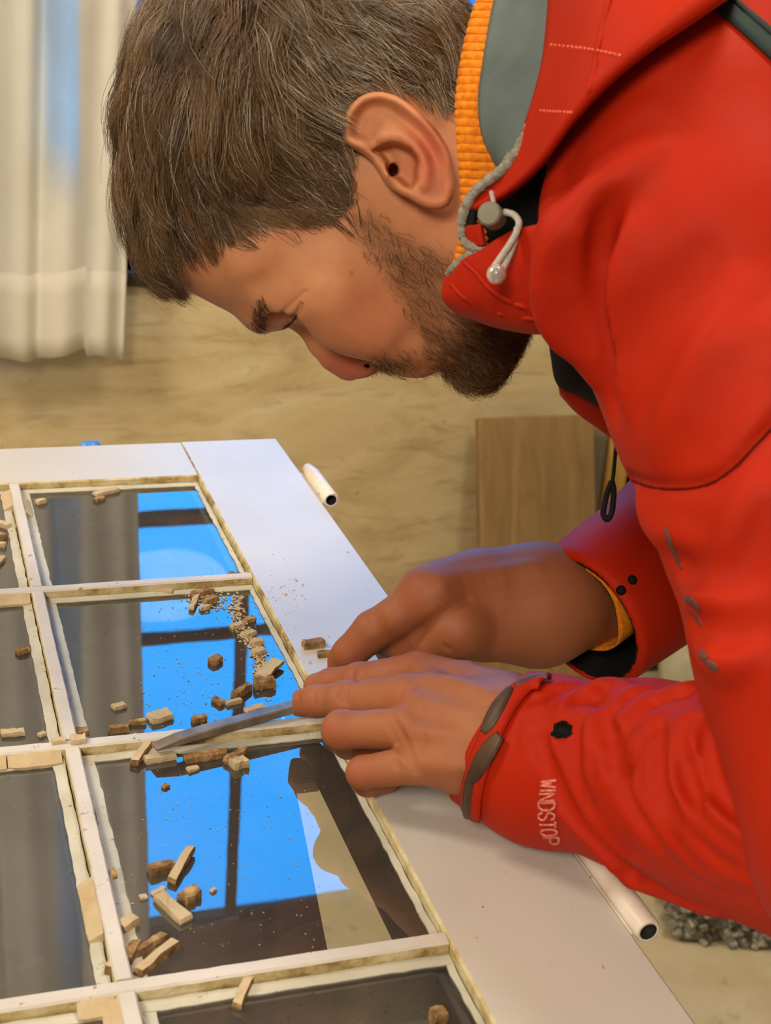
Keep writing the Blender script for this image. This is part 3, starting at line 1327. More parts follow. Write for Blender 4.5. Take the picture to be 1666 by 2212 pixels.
Wd = idw(F_, D_, hpts([(600, 200, 78), (430, 300, 72), (450, 560, 64), (560, 540, 68), (600, 640, 63), (720, 610, 69), (800, 690, 60), (900, 730, 50), (950, 520, 63),
                       (970, 660, 56), (1045, 770, 34), (860, 375, 70), (930, 60, 66), (1000, 250, 56), (1150, 420, 58), (640, 690, 52), (545, 680, 56), (740, 720, 55), (1250, 450, 60)]))
Rd = idw(F_, D_, hpts([(600, 200, 82), (430, 300, 70), (440, 600, 52), (560, 640, 40), (650, 670, 36), (760, 700, 36), (860, 740, 34), (940, 740, 30), (1040, 770, 30), (1100, 700, 34),
                       (860, 375, 60), (930, 60, 70), (1000, 250, 50), (1150, 420, 55), (960, 560, 46)]))
tau = np.minimum(-sd2 / Rd, 1.0)
NE = 2.25
E0 = np.maximum(1 - tau, 0) ** NE
E = (E0[:, :, None] + (np.abs(HV.ax[2])[None, None, :] / Wd[:, :, None]) ** NE - 1).astype(np.float32)
g = np.gradient(E, HV.h)
gm = np.sqrt(g[0] ** 2 + g[1] ** 2 + g[2] ** 2)
HV.D[:] = E / np.maximum(gm, 0.012)
del E, g, gm


def P3(x, y, l):
    return hp(x, y, l)


# neck running back into the collar
HV.chain([P3(930, 330, 0), P3(1120, 400, 0), P3(1330, 470, 0)], [52, 56, 62], 18)
# brow ridge, cheek bone, cheek, jaw line
HV.chain([P3(566, 683, 10), P3(572, 668, 30), P3(592, 632, 50)], [9, 9.5, 8.5], 12)
HV.ell(P3(705, 640, 51), (17, 22, 15), 16)
HV.ell(P3(770, 690, 40), (19, 26, 19), 14)
HV.ell(P3(735, 690, 38), (12, 16, 14), 10)
HV.chain([P3(930, 470, 57), P3(975, 610, 50), P3(1040, 750, 24)], [12, 13, 15], 14)
HV.ell(P3(880, 745, 22), (17, 22, 24), 10)
# eye socket, eyeball lid shell, lower lid
eye_c = P3(654, 640, 33)
HV.ell(P3(632, 668, 34), (13, 14, 17), 9, '-')
HV.ell(eye_c, (13.0, 13.0, 13.4), 2.5)
HV.ell(P3(672, 664, 33), (9, 8.0, 15), 5)
HV.chain([P3(604, 684, 18), P3(612, 668, 32), P3(640, 640, 47)], [7.0, 7.5, 6.5], 5)
# nose
HV.chain([P3(612, 670, 0), P3(660, 694, 0), P3(697, 741, 0), P3(724, 769, 0), P3(750, 786, 0)], [6.5, 7.2, 8.0, 8.5, 8.4], 7, 6)
HV.ell(P3(755, 790, 0), (7.2, 8.0, 9.0), 5)
HV.ell(P3(778, 785, 9.5), (7.0, 8.0, 6.8), 5)
HV.ell(P3(752, 762, 7), (10, 16, 9), 8)
HV.ell(P3(790, 774, 6), (6, 8, 9), 6)
HV.ell(P3(792, 787, 13), (2.0, 3.0, 4.4), 1.0, '-')
HV.chain([P3(770, 764, 16), P3(792, 766, 17.5), P3(806, 774, 15)], [1.2, 1.4, 1.0], 3, 1, '-')


def hhit(px, py):
    for l in np.arange(92, -2, -.5):
        q = hp(px, py, l)
        if HV.sample(q[None])[0] < 0:
            return q
    return hp(px, py, 0)


HV.chain([hhit(x, y) for x, y in spline([(600, 684), (612, 674), (626, 661), (640, 648), (654, 634), (663, 629)], 12)], np.r_[.4, np.full(10, .75), .3], 1.6, 0.4, '-')
HV.chain([hhit(x, y) for x, y in spline([(621, 689), (632, 686), (642, 679), (648, 668), (652, 655)], 12)], np.r_[.7, np.full(10, 1.7), .6], 0.5, 0.4, '-')
# lips and chin
HV.ell(P3(893, 783, 0), (5.5, 5.0, 20), 4)
HV.ell(P3(921, 784, 0), (6, 5.5, 18), 4)
HV.chain([P3(908, 790, 0), P3(908, 783, 14), P3(912, 766, 24)], [1.1, 1.0, .8], 1.4, .6, '-')
HV.ell(P3(1020, 790, 0), (15, 17, 20), 10)

# left ear, modelled as a relief over its own outline
EO = np.array([(700 + x / 5.206, 170 + y / 5.206) for x, y in
               [(196, 600), (200, 500), (222, 420), (262, 338), (340, 240), (450, 168), (600, 138), (750, 162), (880, 222), (1000, 308), (1130, 418), (1230, 520), (1325, 645), (1402, 780),
                (1445, 920), (1465, 1080), (1472, 1200), (1452, 1330), (1390, 1430), (1290, 1468), (1180, 1462), (1070, 1425), (960, 1360), (820, 1290), (690, 1180), (600, 1040),
                (520, 930), (420, 850), (300, 780), (220, 700)]])
EO = closed_spline(EO, 4)


def ec(lst):
    return np.array([(700 + x / 5.206, 170 + y / 5.206) for x, y in lst])


blo = np.minimum(P3(725, 180, 88), P3(1000, 470, 60)) - 8
bhi = np.maximum(P3(725, 180, 60), P3(1000, 470, 88)) + 8
blo[2], bhi[2] = 50, 98
e4 = np.array([P3(740, 190, 80), P3(985, 190, 80), P3(740, 460, 80), P3(985, 460, 80)])
blo[:2] = e4[:, :2].min(0) - 6
bhi[:2] = e4[:, :2].max(0) + 6
slE, gE = HV.block(blo, bhi)
Cc = [HO[i] + HU * (gE[0] * HM[0][i] + gE[1] * HM[1][i] + gE[2] * HM[2][i]) for i in range(3)]
PX = 833 + FPX * Cc[0] / Cc[2]
PY = 1106 + FPX * Cc[1] / Cc[2]
# relief height tabulated over pixels, then looked up
ux = np.arange(720, 1005, 1.0)[:, None]
uy = np.arange(180, 480, 1.0)[None, :]
sdE = poly_sd(ux, uy, EO)
con = poly_sd(ux, uy, ec([(470, 800), (560, 790), (640, 750), (740, 712), (860, 732), (985, 795), (1055, 880), (1078, 950), (1058, 1060), (1060, 1150), (1000, 1240), (920, 1215),
                          (810, 1115), (690, 1020), (690, 940), (640, 870), (560, 845)]))
anti = line_d(ux, uy, ec([(430, 700), (560, 700), (720, 630), (880, 640), (1020, 730), (1120, 880), (1150, 1020), (1120, 1190)]))
rimfade = sstep(uy, 470, 400) * (1 - 0.35 * sstep(uy, 330, 400)) * sstep(ux + 0 * uy, 736, 748)
inn = -sdE
rim = np.exp(-((inn - 11) / 12.0) ** 2) * rimfade
groove = np.exp(-((inn - 38) / 13.0) ** 2) * sstep(uy, 390, 330)
tri = np.exp(-(((ux - 800) / 34) ** 2 + ((uy - 276) / 26) ** 2))
front = sstep(ux - 0.45 * (uy - 330) - 0 * uy, 860, 780) * sstep(uy, 300, 345)
Hh = 74.0 + 12.0 * sstep(ux + 0.25 * (uy - 300), 745, 985) + 4.6 * rim - 2.6 * groove + 3.2 * np.exp(-(anti / 17.0) ** 2) - 3.0 * tri
Hh = Hh - (9.5 + 3.0 * sstep(ux + 0 * uy, 800, 900)) * sstep(con, 3.5, -9)
Hh = Hh - 5.0 * front * sstep(con, -2, 6)
tragus = np.exp(-(((ux - 838) / 13) ** 2 + ((uy - 377) / 17) ** 2))
Hh = Hh + 4.2 * tragus * sstep(con, -6, 3)
can = np.sqrt(((ux - 849) / 11.0) ** 2 + ((uy - 368) / 14.0) ** 2)
Hh = Hh - 15.0 * sstep(can, 1.25, 0.55)
ix = np.clip((PX - 720).astype(int), 0, Hh.shape[0] - 1)
iy = np.clip((PY - 180).astype(int), 0, Hh.shape[1] - 1)
wx, wy_ = np.clip(PX - 720 - ix, 0, 1), np.clip(PY - 180 - iy, 0, 1)
ix2, iy2 = np.minimum(ix + 1, Hh.shape[0] - 1), np.minimum(iy + 1, Hh.shape[1] - 1)
hl = (Hh[ix, iy] * (1 - wx) + Hh[ix2, iy] * wx) * (1 - wy_) + (Hh[ix, iy2] * (1 - wx) + Hh[ix2, iy2] * wx) * wy_
se = sdE[ix, iy] / 4.25                                # roughly mm
thk = 2.5
q = np.maximum(se + 2.6, 0)
fill = 9.0 * sstep(-sdE[ix, iy], 6, 40)
v1 = np.maximum(gE[2] - hl - thk, hl - thk - fill - gE[2]) + 2.2
v1 = np.sqrt(q ** 2 + np.maximum(v1, 0) ** 2) - 2.4 + np.minimum(np.maximum(v1 - 2.2, se), 0) * 0
# the concha and the canal are hollows in the side of the head, too
hol = np.maximum(con[ix, iy] / 4.25 - 0.5, hl + 1.2 - gE[2])
HV.D[slE] = smax(HV.D[slE], (-hol).astype(np.float32), 1.0)
hol2 = np.maximum((can[ix, iy] - 0.95) * 11 / 4.25, 50 - gE[2])
HV.D[slE] = smin(HV.D[slE], v1.astype(np.float32), 2.6)
HV.D[slE] = smax(HV.D[slE], (-hol2).astype(np.float32), 0.8)
del Cc, PX, PY, ix, iy, hl, se, q, v1, hol, hol2

# mirror to the whole head
k0 = int(round(-HV.lo[2] / HV.h))
half = HV.D[:, :, k0:]
full = np.concatenate([half[:, :, :0:-1], half], axis=2)
HV.D = np.ascontiguousarray(full)
HV.lo = HV.lo.copy()
HV.lo[2] = -HV.h * (half.shape[2] - 1)
HV.n = np.array(HV.D.shape)
HV.ax[2] = (HV.lo[2] + HV.h * np.arange(HV.n[2])).astype(np.float32)
HVt, HVq = HV.mesh()
# ------------------------------------------------------------------ the person: hands and jacket volumes


def first_hit(vol, px, py, z0=0.40, z1=1.1, n=700):
    """first point of the volume's surface on the line of sight of a pixel (camera axes), used to draw folds and creases on it"""
    z = np.linspace(z0, z1, n)
    P = np.stack([(px - 833.0) / FPX * z, (py - 1106.0) / FPX * z, z], -1)
    v = vol.sample(P)
    ok = np.where(v < 0)[0]
    if len(ok) == 0:
        return P[np.argmin(v)], False
    i = max(ok[0], 1)
    t = v[i - 1] / (v[i - 1] - v[i] + 1e-12)
    return P[i - 1] + (P[i] - P[i - 1]) * t, True


def fold(vol, pts, r, amp, k, op='+', n=None, ends=0.25):
    """soft ridge ('+') or furrow ('-') drawn over the surface"""
    n = n or max(6, len(pts) * 3)
    px = spline(pts, n)
    C, Rr = [], []
    for i, (x, y) in enumerate(px):
        P, hit = first_hit(vol, x, y)
        if not hit:
            continue
        N = vol.grad(P)
        t = i / (n - 1)
        e = min(1.0, ends + (1 - ends) * math.sin(math.pi * t) * 1.35)
        a = amp * e
        rr = r * (0.55 + 0.45 * e)
        C.append(P - N * (rr - a) if op == '+' else P + N * (rr - a))
        Rr.append(rr)
    if len(C) > 2:
        vol.chain(C, Rr, k, k * .5, op)


def bend(vol, joints, k, kin=None):
    vol.chain([j[0] for j in joints], [j[1] for j in joints], k, kin)


# ---- left hand (nearer), flat on the sash over the chisel
LH = Vol(cp(595, 1400, 0.60) - np.array([.0, 0.0, 0.0]), cp(1330, 1790, 0.60) + np.array([0.04, 0.02, 0.17]), 0.0009)
LH_lo = LH.lo.copy()


def J(px, py, h, r):
    return (hz(px, py, h), r)


mi, mm, mr, mp = J(908, 1455, .036, .0108), J(884, 1508, .040, .0112), J(888, 1574, .038, .0098), J(905, 1650, .031, .0088)
bend(LH, [J(1090, 1528, .043, .0170), J(1000, 1492, .041, .0135), mi], .010)
bend(LH, [J(1095, 1568, .047, .0185), J(990, 1538, .045, .0140), mm], .010)
bend(LH, [J(1090, 1612, .043, .0180), J(990, 1596, .042, .0140), mr], .010)
bend(LH, [J(1075, 1650, .034, .0170), J(990, 1648, .034, .0135), mp], .010)
bend(LH, [J(1040, 1560, .024, .0150), J(930, 1540, .024, .0120)], .010)
bend(LH, [J(1030, 1640, .021, .0145), J(940, 1640, .021, .0115)], .010)
bend(LH, [J(1095, 1590, .040, .0235), J(1210, 1640, .050, .0250), J(1330, 1680, .056, .0290)], .012)
# fingers
bend(LH, [mi, J(776, 1470, .026, .0083), J(716, 1476, .0185, .0076), J(683, 1482, .0135, .0065)], .0032, .004)
bend(LH, [mm, J(745, 1512, .0265, .0087), J(682, 1515, .0185, .0079), J(650, 1519, .0135, .0068)], .0032, .004)
bend(LH, [mr, J(738, 1577, .0270, .0084), J(752, 1604, .0125, .0076), J(795, 1606, .0092, .0068)], .0032, .004)
bend(LH, [mp, J(784, 1669, .0205, .0074), J(794, 1688, .0105, .0068), J(835, 1682, .0088, .0064)], .0032, .004)
bend(LH, [J(1010, 1525, .022, .0120), J(920, 1500, .014, .0100), J(860, 1500, .0105, .0085)], .006)
# knuckle bulges, tendons, creases
for q in (J(776, 1470, .0272, .0084), J(745, 1512, .0280, .0089), J(738, 1577, .0278, .0089)):
    LH.ell(q[0], (q[1] * .95,) * 3, .004)
for a, b in (((900, 1450), (1050, 1505)), ((890, 1500), (1060, 1552)), ((895, 1572), (1050, 1600)), ((910, 1640), (1040, 1645))):
    fold(LH, [a, ((a[0] + b[0]) / 2, (a[1] + b[1]) / 2 - 3), b], .006, .0011, .006)
for a, b in (((915, 1480), (1030, 1525)), ((905, 1545), (1030, 1575)), ((915, 1612), (1030, 1622))):
    fold(LH, [a, b], .007, .0011, .006, '-')
for x, y, ln in ((744, 1502, 26), (752, 1502, 24), (737, 1503, 22)):
    fold(LH, [(x, y - ln * .62), (x - 4, y), (x, y + ln * .8)], .0011, .0009, .0010, '-')
for x, y, ln in ((778, 1460, 15), (771, 1461, 14)):
    fold(LH, [(x + 2, y - ln), (x - 2, y), (x, y + ln)], .0011, .0008, .0010, '-')
fold(LH, [(680, 1490), (677, 1510), (680, 1530)], .0010, .0004, .0012, '-')
fold(LH, [(846, 1552), (868, 1590), (884, 1628), (897, 1664)], .0016, .0009, .003, '-')
fold(LH, [(835, 1560), (858, 1604), (872, 1640)], .0012, .0006, .002, '-')
fold(LH, [(852, 1640), (860, 1660)], .0012, .0006, .002, '-')
fold(LH, [(642, 1500), (648, 1513), (641, 1524)], .0009, .0005, .001, '-')

# ---- right hand (farther), guiding the blade
RH = Vol(cp(690, 1150, 0.66), cp(1330, 1490, 0.66) + np.array([0.05, 0.03, 0.22]), 0.0010)
ri = J(908, 1302, .050, .0110)
wr = (cp(1175, 1306, .765), .0262)
bend(RH, [wr, (cp(1060, 1296, .755), .0215), ri], .012)
bend(RH, [(cp(1150, 1268, .765), .0180), (cp(1030, 1276, .757), .0165), J(922, 1296, .051, .0115)], .010)
bend(RH, [wr, (cp(1050, 1300, .785), .0220), J(930, 1288, .058, .0120)], .012)
bend(RH, [J(930, 1286, .056, .0125), (cp(1040, 1268, .768), .0180), (cp(1140, 1268, .772), .0200)], .012)
bend(RH, [wr, (cp(1060, 1310, .805), .0200), (cp(945, 1290, .815), .0110)], .012)
bend(RH, [wr, (cp(1300, 1290, .80), .0280)], .012)
bend(RH, [(cp(1150, 1345, .755), .0220), (cp(1040, 1352, .745), .0180), J(985, 1362, .043, .0135)], .012)
bend(RH, [ri, J(806, 1362, .036, .0104), J(754, 1412, .0225, .0088), J(727, 1436, .0135, .0072)], .005, .004)
bend(RH, [J(930, 1288, .058, .0115), J(858, 1332, .046, .0100), J(830, 1380, .024, .0086), J(840, 1405, .012, .0074)], .004, .004)
bend(RH, [(cp(945, 1290, .815), .0110), (cp(885, 1335, .795), .0095), (cp(885, 1380, .780), .008)], .004, .004)
bend(RH, [J(1000, 1362, .043, .0135), J(935, 1390, .033, .0112), J(882, 1412, .023, .0096)], .006, .005)
fold(RH, [(1010, 1296), (960, 1328), (915, 1362), (900, 1380)], .0022, .0015, .004, '-')
fold(RH, [(960, 1262), (1060, 1246), (1150, 1226)], .006, .0012, .006)
fold(RH, [(960, 1395), (972, 1405)], .0012, .0005, .002, '-')

# ---- jacket: torso, both sleeves
JV = Vol((0.012, -0.34, 0.42), (0.47, 0.20, 1.04), 0.0023)


def ARM(lst, k, kin=None):
    JV.chain([cp(x, y, d) for x, y, d, r in lst], [r for x, y, d, r in lst], k, kin)


def flat_chain(lst, zc, zs, k):
    """chain whose section is wider along the line of sight"""
    g = (JV.ax[0][:, None, None], JV.ax[1][None, :, None], JV.ax[2][None, None, :])
    v = None
    for (a, ra), (b, rb) in zip(lst[:-1], lst[1:]):
        a, b = a.copy(), b.copy()
        a[2], b[2] = zc + (a[2] - zc) * zs, zc + (b[2] - zc) * zs
        ab = b - a
        gz = zc + (g[2] - zc) * zs
        t = np.clip(((g[0] - a[0]) * ab[0] + (g[1] - a[1]) * ab[1] + (gz - a[2]) * ab[2]) / (ab @ ab), 0, 1)
        s = np.sqrt((g[0] - a[0] - t * ab[0]) ** 2 + (g[1] - a[1] - t * ab[1]) ** 2 + (gz - a[2] - t * ab[2]) ** 2) - (ra + (rb - ra) * t)
        v = s if v is None else smin(v, s, .02)
    JV.D[:] = smin(JV.D, v.astype(np.float32), k)


flat_chain([(cp(1420, 420, .71), .079), (cp(1700, 640, .71), .096), (cp(2300, 1000, .71), .105)], .71, .62, .018)
ARM([(1500, 300, .575, .059), (1440, 330, .71, .068), (1500, 320, .85, .056)], .03)
UP = [(1480, 330, .560, .0545), (1522, 560, .552, .0575), (1638, 850, .540, .0531), (1738, 1100, .525, .0511), (1800, 1400, .505, .0456), (1950, 1800, .480, .0524)]
ARM(UP, .016, .03)
# far arm: shoulder down and forward to the far cuff
ARM([(1500, 330, .85, .056), (1640, 760, .88, .056), (1700, 1000, .87, .053)], .02, .03)
ARM([(1700, 1000, .87, .053), (1492, 1172, .815, .0465), (1280, 1324, .770, .0415)], .012, .02)
# near forearm
FA = [(1950, 1800, .490, .049), (1790, 1762, .522, .0448), (1600, 1722, .553, .0410), (1400, 1676, .592, .0366), (1180, 1642, .628, .0344), (1060, 1598, .650, .0325)]
JF = Vol((0.012, 0.02, 0.42), (0.40, 0.20, 0.72), 0.0014)
JF.chain([cp(x, y, d) for x, y, d, r in FA], [r for x, y, d, r in FA], .004, .03)

# folds of the forearm sleeve (ridges, then furrows)
for pts, r, a in (
        ([(1194, 1598), (1199, 1657), (1217, 1722), (1254, 1777), (1305, 1828), (1360, 1878), (1452, 1938), (1544, 1966)], .0075, .0060),
        ([(1282, 1543), (1268, 1593), (1263, 1657), (1268, 1722), (1291, 1768), (1328, 1814), (1387, 1864)], .0060, .0045),
        ([(1263, 1671), (1305, 1699), (1335, 1625), (1360, 1570), (1406, 1520), (1475, 1501)], .0060, .0042),
        ([(1410, 1552), (1383, 1607), (1378, 1676), (1401, 1740), (1443, 1795), (1498, 1851), (1553, 1897)], .0060, .0048),
        ([(1498, 1538), (1452, 1584), (1438, 1657), (1452, 1731), (1493, 1795), (1544, 1855), (1610, 1900)], .0055, .0048),
        ([(1535, 1524), (1482, 1575), (1464, 1639), (1468, 1694), (1498, 1749), (1553, 1805), (1636, 1864)], .0050, .0046),
        ([(1544, 1510), (1516, 1584), (1506, 1657), (1544, 1740), (1608, 1791), (1663, 1832)], .0055, .0046),
        ([(1203, 1575), (1240, 1529), (1300, 1492), (1350, 1480)], .0070, .0050),
        ([(1150, 1530), (1190, 1500), (1240, 1482)], .0060, .0035),
        ([(1130, 1600), (1140, 1560), (1165, 1530)], .0055, .0028),
        ([(1330, 1560), (1350, 1520), (1400, 1490)], .0060, .0040),
        ([(1420, 1530), (1470, 1500), (1530, 1490)], .0060, .0040)):
    fold(JF, [(x - 12, y - 3) for x, y in pts], .0032, .0036, .0026, '-')
    fold(JF, pts, r * .68, a * 1.12, .0036)
for pts, r, a in (
        ([(1167, 1600), (1180, 1660), (1203, 1725), (1240, 1785), (1296, 1840), (1370, 1895)], .0060, .0050),
        ([(1240, 1570), (1232, 1640), (1240, 1700), (1268, 1750)], .0060, .0038),
        ([(1310, 1560), (1318, 1620), (1320, 1660)], .0060, .0034),
        ([(1352, 1640), (1346, 1700), (1372, 1762), (1420, 1820)], .0060, .0040),
        ([(1425, 1570), (1412, 1640), (1420, 1710), (1455, 1775)], .0050, .0040),
        ([(1480, 1620), (1480, 1680), (1506, 1740)], .0045, .0042),
        ([(1535, 1560), (1526, 1620), (1540, 1690), (1590, 1750), (1650, 1790)], .0055, .0052),
        ([(1230, 1515), (1265, 1495), (1300, 1520)], .0050, .0030)):
    fold(JF, pts, r * .80, a * 1.2, .0038, '-')

# folds of shoulder and upper arm
for pts, r, a in (
        ([(1400, 330), (1340, 390), (1300, 437), (1263, 497), (1240, 552), (1229, 616), (1231, 667), (1249, 727), (1280, 800)], .0100, .0125),
        ([(1345, 510), (1318, 590), (1308, 670), (1316, 750), (1340, 840)], .0140, .0050),
        ([(1225, 330), (1205, 400), (1196, 470), (1192, 560), (1192, 650), (1205, 740)], .0100, .0050),
        ([(1600, 640), (1540, 720), (1490, 800), (1450, 890), (1430, 960)], .0140, .0045),
        ([(1690, 700), (1620, 800), (1575, 900), (1550, 980)], .0140, .0045),
        ([(1640, 1060), (1603, 1145), (1567, 1237), (1530, 1310), (1500, 1370)], .0080, .0045),
        ([(1600, 1300), (1570, 1400), (1545, 1470)], .0080, .0035),
        ([(1390, 1090), (1410, 1130), (1450, 1165), (1500, 1190)], .0060, .0028),
        ([(1480, 1260), (1520, 1290), (1580, 1300)], .0060, .0026),
        ([(1515, 1400), (1560, 1420), (1620, 1410)], .0060, .0030),
        ([(1400, 240), (1330, 290), (1260, 360)], .0090, .0030)):
    fold(JV, pts, r * .8, a * .9, .009)
for pts, r, a in (
        ([(1322, 440), (1298, 505), (1281, 570), (1273, 640), (1276, 700), (1287, 760), (1298, 820), (1320, 880)], .0055, .0135),
        ([(1225, 560), (1214, 620), (1216, 680), (1236, 740)], .0070, .0035),
        ([(1520, 560), (1470, 660), (1420, 780), (1390, 880)], .0140, .0020),
        ([(1640, 760), (1570, 860), (1520, 960)], .0140, .0024),
        ([(1640, 1120), (1600, 1230), (1560, 1330)], .0080, .0040),
        ([(1440, 1200), (1490, 1240), (1550, 1250)], .0070, .0030),
        ([(1500, 1350), (1550, 1370), (1620, 1350)], .0070, .0030)):
    fold(JV, pts, r * .85, a * .9, .008, '-')
# seam across the upper sleeve
fold(JV, [(1362, 1037), (1406, 1052), (1475, 1056), (1534, 1045), (1590, 1008), (1640, 955), (1690, 905)], .0032, .0026, .002, '-', 40, .9)


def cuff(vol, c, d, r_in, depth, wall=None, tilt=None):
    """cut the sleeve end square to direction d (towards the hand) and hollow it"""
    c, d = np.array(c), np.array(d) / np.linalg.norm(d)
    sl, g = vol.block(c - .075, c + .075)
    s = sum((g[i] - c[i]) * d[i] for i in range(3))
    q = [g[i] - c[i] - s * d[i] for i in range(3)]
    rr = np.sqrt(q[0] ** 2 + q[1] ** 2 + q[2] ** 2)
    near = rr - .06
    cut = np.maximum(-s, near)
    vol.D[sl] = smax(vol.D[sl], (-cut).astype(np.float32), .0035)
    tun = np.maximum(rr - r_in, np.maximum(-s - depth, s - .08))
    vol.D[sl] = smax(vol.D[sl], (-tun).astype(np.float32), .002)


CUFF_N = (cp(1056, 1592, .6500), np.array([-0.80, -0.52, 0.30]), .0290, .026)
CUFF_F = (cp(1256, 1341, .765), cp(1280, 1324, .770) - cp(1492, 1172, .815), .0360, .06)
cuff(JF, *CUFF_N)
cuff(JV, *CUFF_F)
# torn hole in the sleeve
P_, _ = first_hit(JF, 1211, 1576)
JF_before = JF.D.copy()
JF.ell(P_, (.0048, .0036, .0062), .0008, '-')
# ------------------------------------------------------------------ materials of the person
p = Mat('skin', lin(196, 138, 100), 0.58, 0.35)
at_ = p.n('ShaderNodeAttribute', attribute_name='tint')
sepc = p.n('ShaderNodeSeparateColor')
p.l(at_.outputs['Color'], sepc.inputs[0])
base = p.ramp(p.noise(55, 5, 0.6), [(0.3, lin(186, 123, 84)), (0.7, lin(202, 140, 99))])
red0 = p.mix(sepc.outputs[0], base, lin(186, 92, 66))
red = p.mix(sepc.outputs[2], red0, lin(132, 70, 40))
stub = p.mix(sepc.outputs[1], red, lin(58, 38, 22))
p.color(stub)
p.b.inputs['Subsurface Weight'].default_value = 0.15
p.b.inputs['Subsurface Radius'].default_value = (1.0, 0.35, 0.2)
p.b.inputs['Subsurface Scale'].default_value = 0.006
p.bump(p.noise(520, 5, 0.65), 0.28, 0.0006)
M_SKIN = p.m

p = Mat('red_softshell', lin(160, 34, 12), 0.62, 0.14)
c0 = p.ramp(p.noise(14, 4), [(0.3, lin(166, 31, 6)), (0.7, lin(180, 39, 10))])
p.color(c0)
p.b.inputs['Sheen Weight'].default_value = 0.03
p.b.inputs['Sheen Roughness'].default_value = 0.4
p.b.inputs['Sheen Tint'].default_value = lin(255, 140, 110)
p.bump(p.noise(420, 3), 0.18, 0.0006)
M_RED = p.m
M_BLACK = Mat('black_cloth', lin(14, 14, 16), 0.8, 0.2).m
p = Mat('grey_lining', lin(92, 104, 104), 0.85, 0.2)
p.color(p.ramp(p.noise(30, 4), [(0.3, lin(84, 96, 96)), (0.7, lin(104, 116, 114))])).bump(p.noise(1600, 2), .25, .0004)
M_LINING = p.m
p = Mat('grey_fleece', lin(150, 146, 134), 0.95, 0.1)
p.color(p.ramp(p.noise(300, 4), [(0.3, lin(122, 118, 106)), (0.7, lin(168, 164, 152))])).bump(p.noise(900, 4), .8, .0012)
M_FLEECE = p.m
p = Mat('orange_rib', lin(220, 124, 22), 0.85, 0.2)
p.color(p.ramp(p.noise(400, 3), [(0.3, lin(200, 104, 12)), (0.7, lin(232, 142, 34))])).bump(p.noise(900, 3), .5, .0008)
M_ORANGE = p.m
p = Mat('dark_green_tape', lin(34, 52, 52), 0.7, 0.3)
p.color(p.ramp(p.noise(60, 3), [(0.3, lin(28, 44, 44)), (0.7, lin(42, 62, 60))]))
M_TAPE = p.m
p = Mat('grey_plastic', lin(120, 116, 100), 0.45, 0.4)
p.color(p.ramp(p.noise(60, 3), [(0.3, lin(110, 106, 90)), (0.7, lin(130, 126, 110))]))
M_PLASTIC = p.m
p = Mat('grey_cord', lin(176, 172, 164), 0.7, 0.2)
p.color(p.ramp(p.noise(300, 3), [(0.3, lin(160, 154, 146)), (0.7, lin(188, 184, 178))])).bump(p.noise(1500, 2), .5, .0005)
M_CORD = p.m
p = Mat('clear_bead', lin(216, 206, 204), 0.12, 0.5)
p.b.inputs['Transmission Weight'].default_value = 0.6
M_BEAD = p.m
p = Mat('brown_rubber', lin(72, 50, 34), 0.5, 0.4)
p.color(p.ramp(p.noise(50, 3), [(0.3, lin(60, 40, 24)), (0.7, lin(92, 68, 52))]))
M_RUBBER = p.m
p = Mat('reflective_print', lin(112, 78, 70), 0.5, 0.4)
p.color(p.ramp(p.noise(80, 3), [(0.3, lin(86, 50, 44)), (0.7, lin(104, 66, 58))]))
M_PRINT = p.m
p = Mat('pale_lettering', lin(222, 128, 112), 0.6, 0.3)
p.color(p.ramp(p.noise(700, 2), [(0.35, lin(196, 92, 74)), (0.65, lin(222, 140, 124))]))
M_TEXT = p.m

person = empty('person', (0.6, 0.1, 0.0))
tag(person, 'bearded man in a red hooded jacket bending over the sash', 'person')

# one body mesh: head with neck, both hands with forearms
parts = [(c2w(h2c(HVt)), HVq)]
for vol in (LH, RH):
    v, q = vol.mesh()
    parts.append((c2w(v), q))
off, BV, BQ = 0, [], []
for v, q in parts:
    BV.append(v)
    BQ.append(q + off)
    off += len(v)
BVa = np.concatenate(BV)
body = np_mesh('body', BVa, np.concatenate(BQ), M_SKIN, person)


def near_px(Pm):
    """pixel of head points, the far half folded onto the near one"""
    Q = np.array(Pm, float).copy()
    Q[..., 2] = np.abs(Q[..., 2])
    C = h2c(Q)
    return 833 + FPX * C[..., 0] / C[..., 2], 1106 + FPX * C[..., 1] / C[..., 2]


HAIRLINE = [(382, 590), (400, 545), (430, 522), (500, 520), (560, 498), (620, 486), (690, 488), (735, 474), (768, 436), (757, 340), (740, 285), (745, 225), (788, 188), (850, 182),
            (912, 212), (965, 222), (1010, 240), (1040, 200), (1120, -400), (100, -400), (100, 600)]
BEARD = [(764, 470), (800, 452), (858, 500), (920, 530), (965, 545), (1010, 590), (1100, 640), (1230, 690), (1190, 760), (1120, 830), (1040, 850), (975, 835), (952, 796), (935, 800),
         (905, 803), (812, 803), (804, 774), (850, 764), (905, 762), (912, 735), (890, 705), (868, 655), (840, 610), (806, 560), (772, 520)]
px_, py_ = near_px(HVt)
dh = poly_sd(px_, py_, HAIRLINE)
db = poly_sd(px_, py_, BEARD)
onear = np.exp(-(((px_ - 860) / 130) ** 2 + ((py_ - 325) / 150) ** 2)) * (np.abs(HVt[:, 2]) > 72)
side_ = np.exp(-(((px_ - 600) / 130) ** 2 + ((py_ - 440) / 70) ** 2))
stub_h = np.maximum((0.93 - 0.22 * side_) * sstep(dh, 14, -14), 0.42 * sstep(db, 22, -26)) * (1 - np.clip(onear * 3, 0, 1))
chin = np.exp(-(((px_ - 1060) / 95) ** 2 + ((py_ - 780) / 75) ** 2))
stub_h = np.maximum(stub_h, 0.62 * chin * sstep(db, 10, -10))
tint = np.zeros((len(BVa), 4), np.float32)
tint[:, 3] = 1
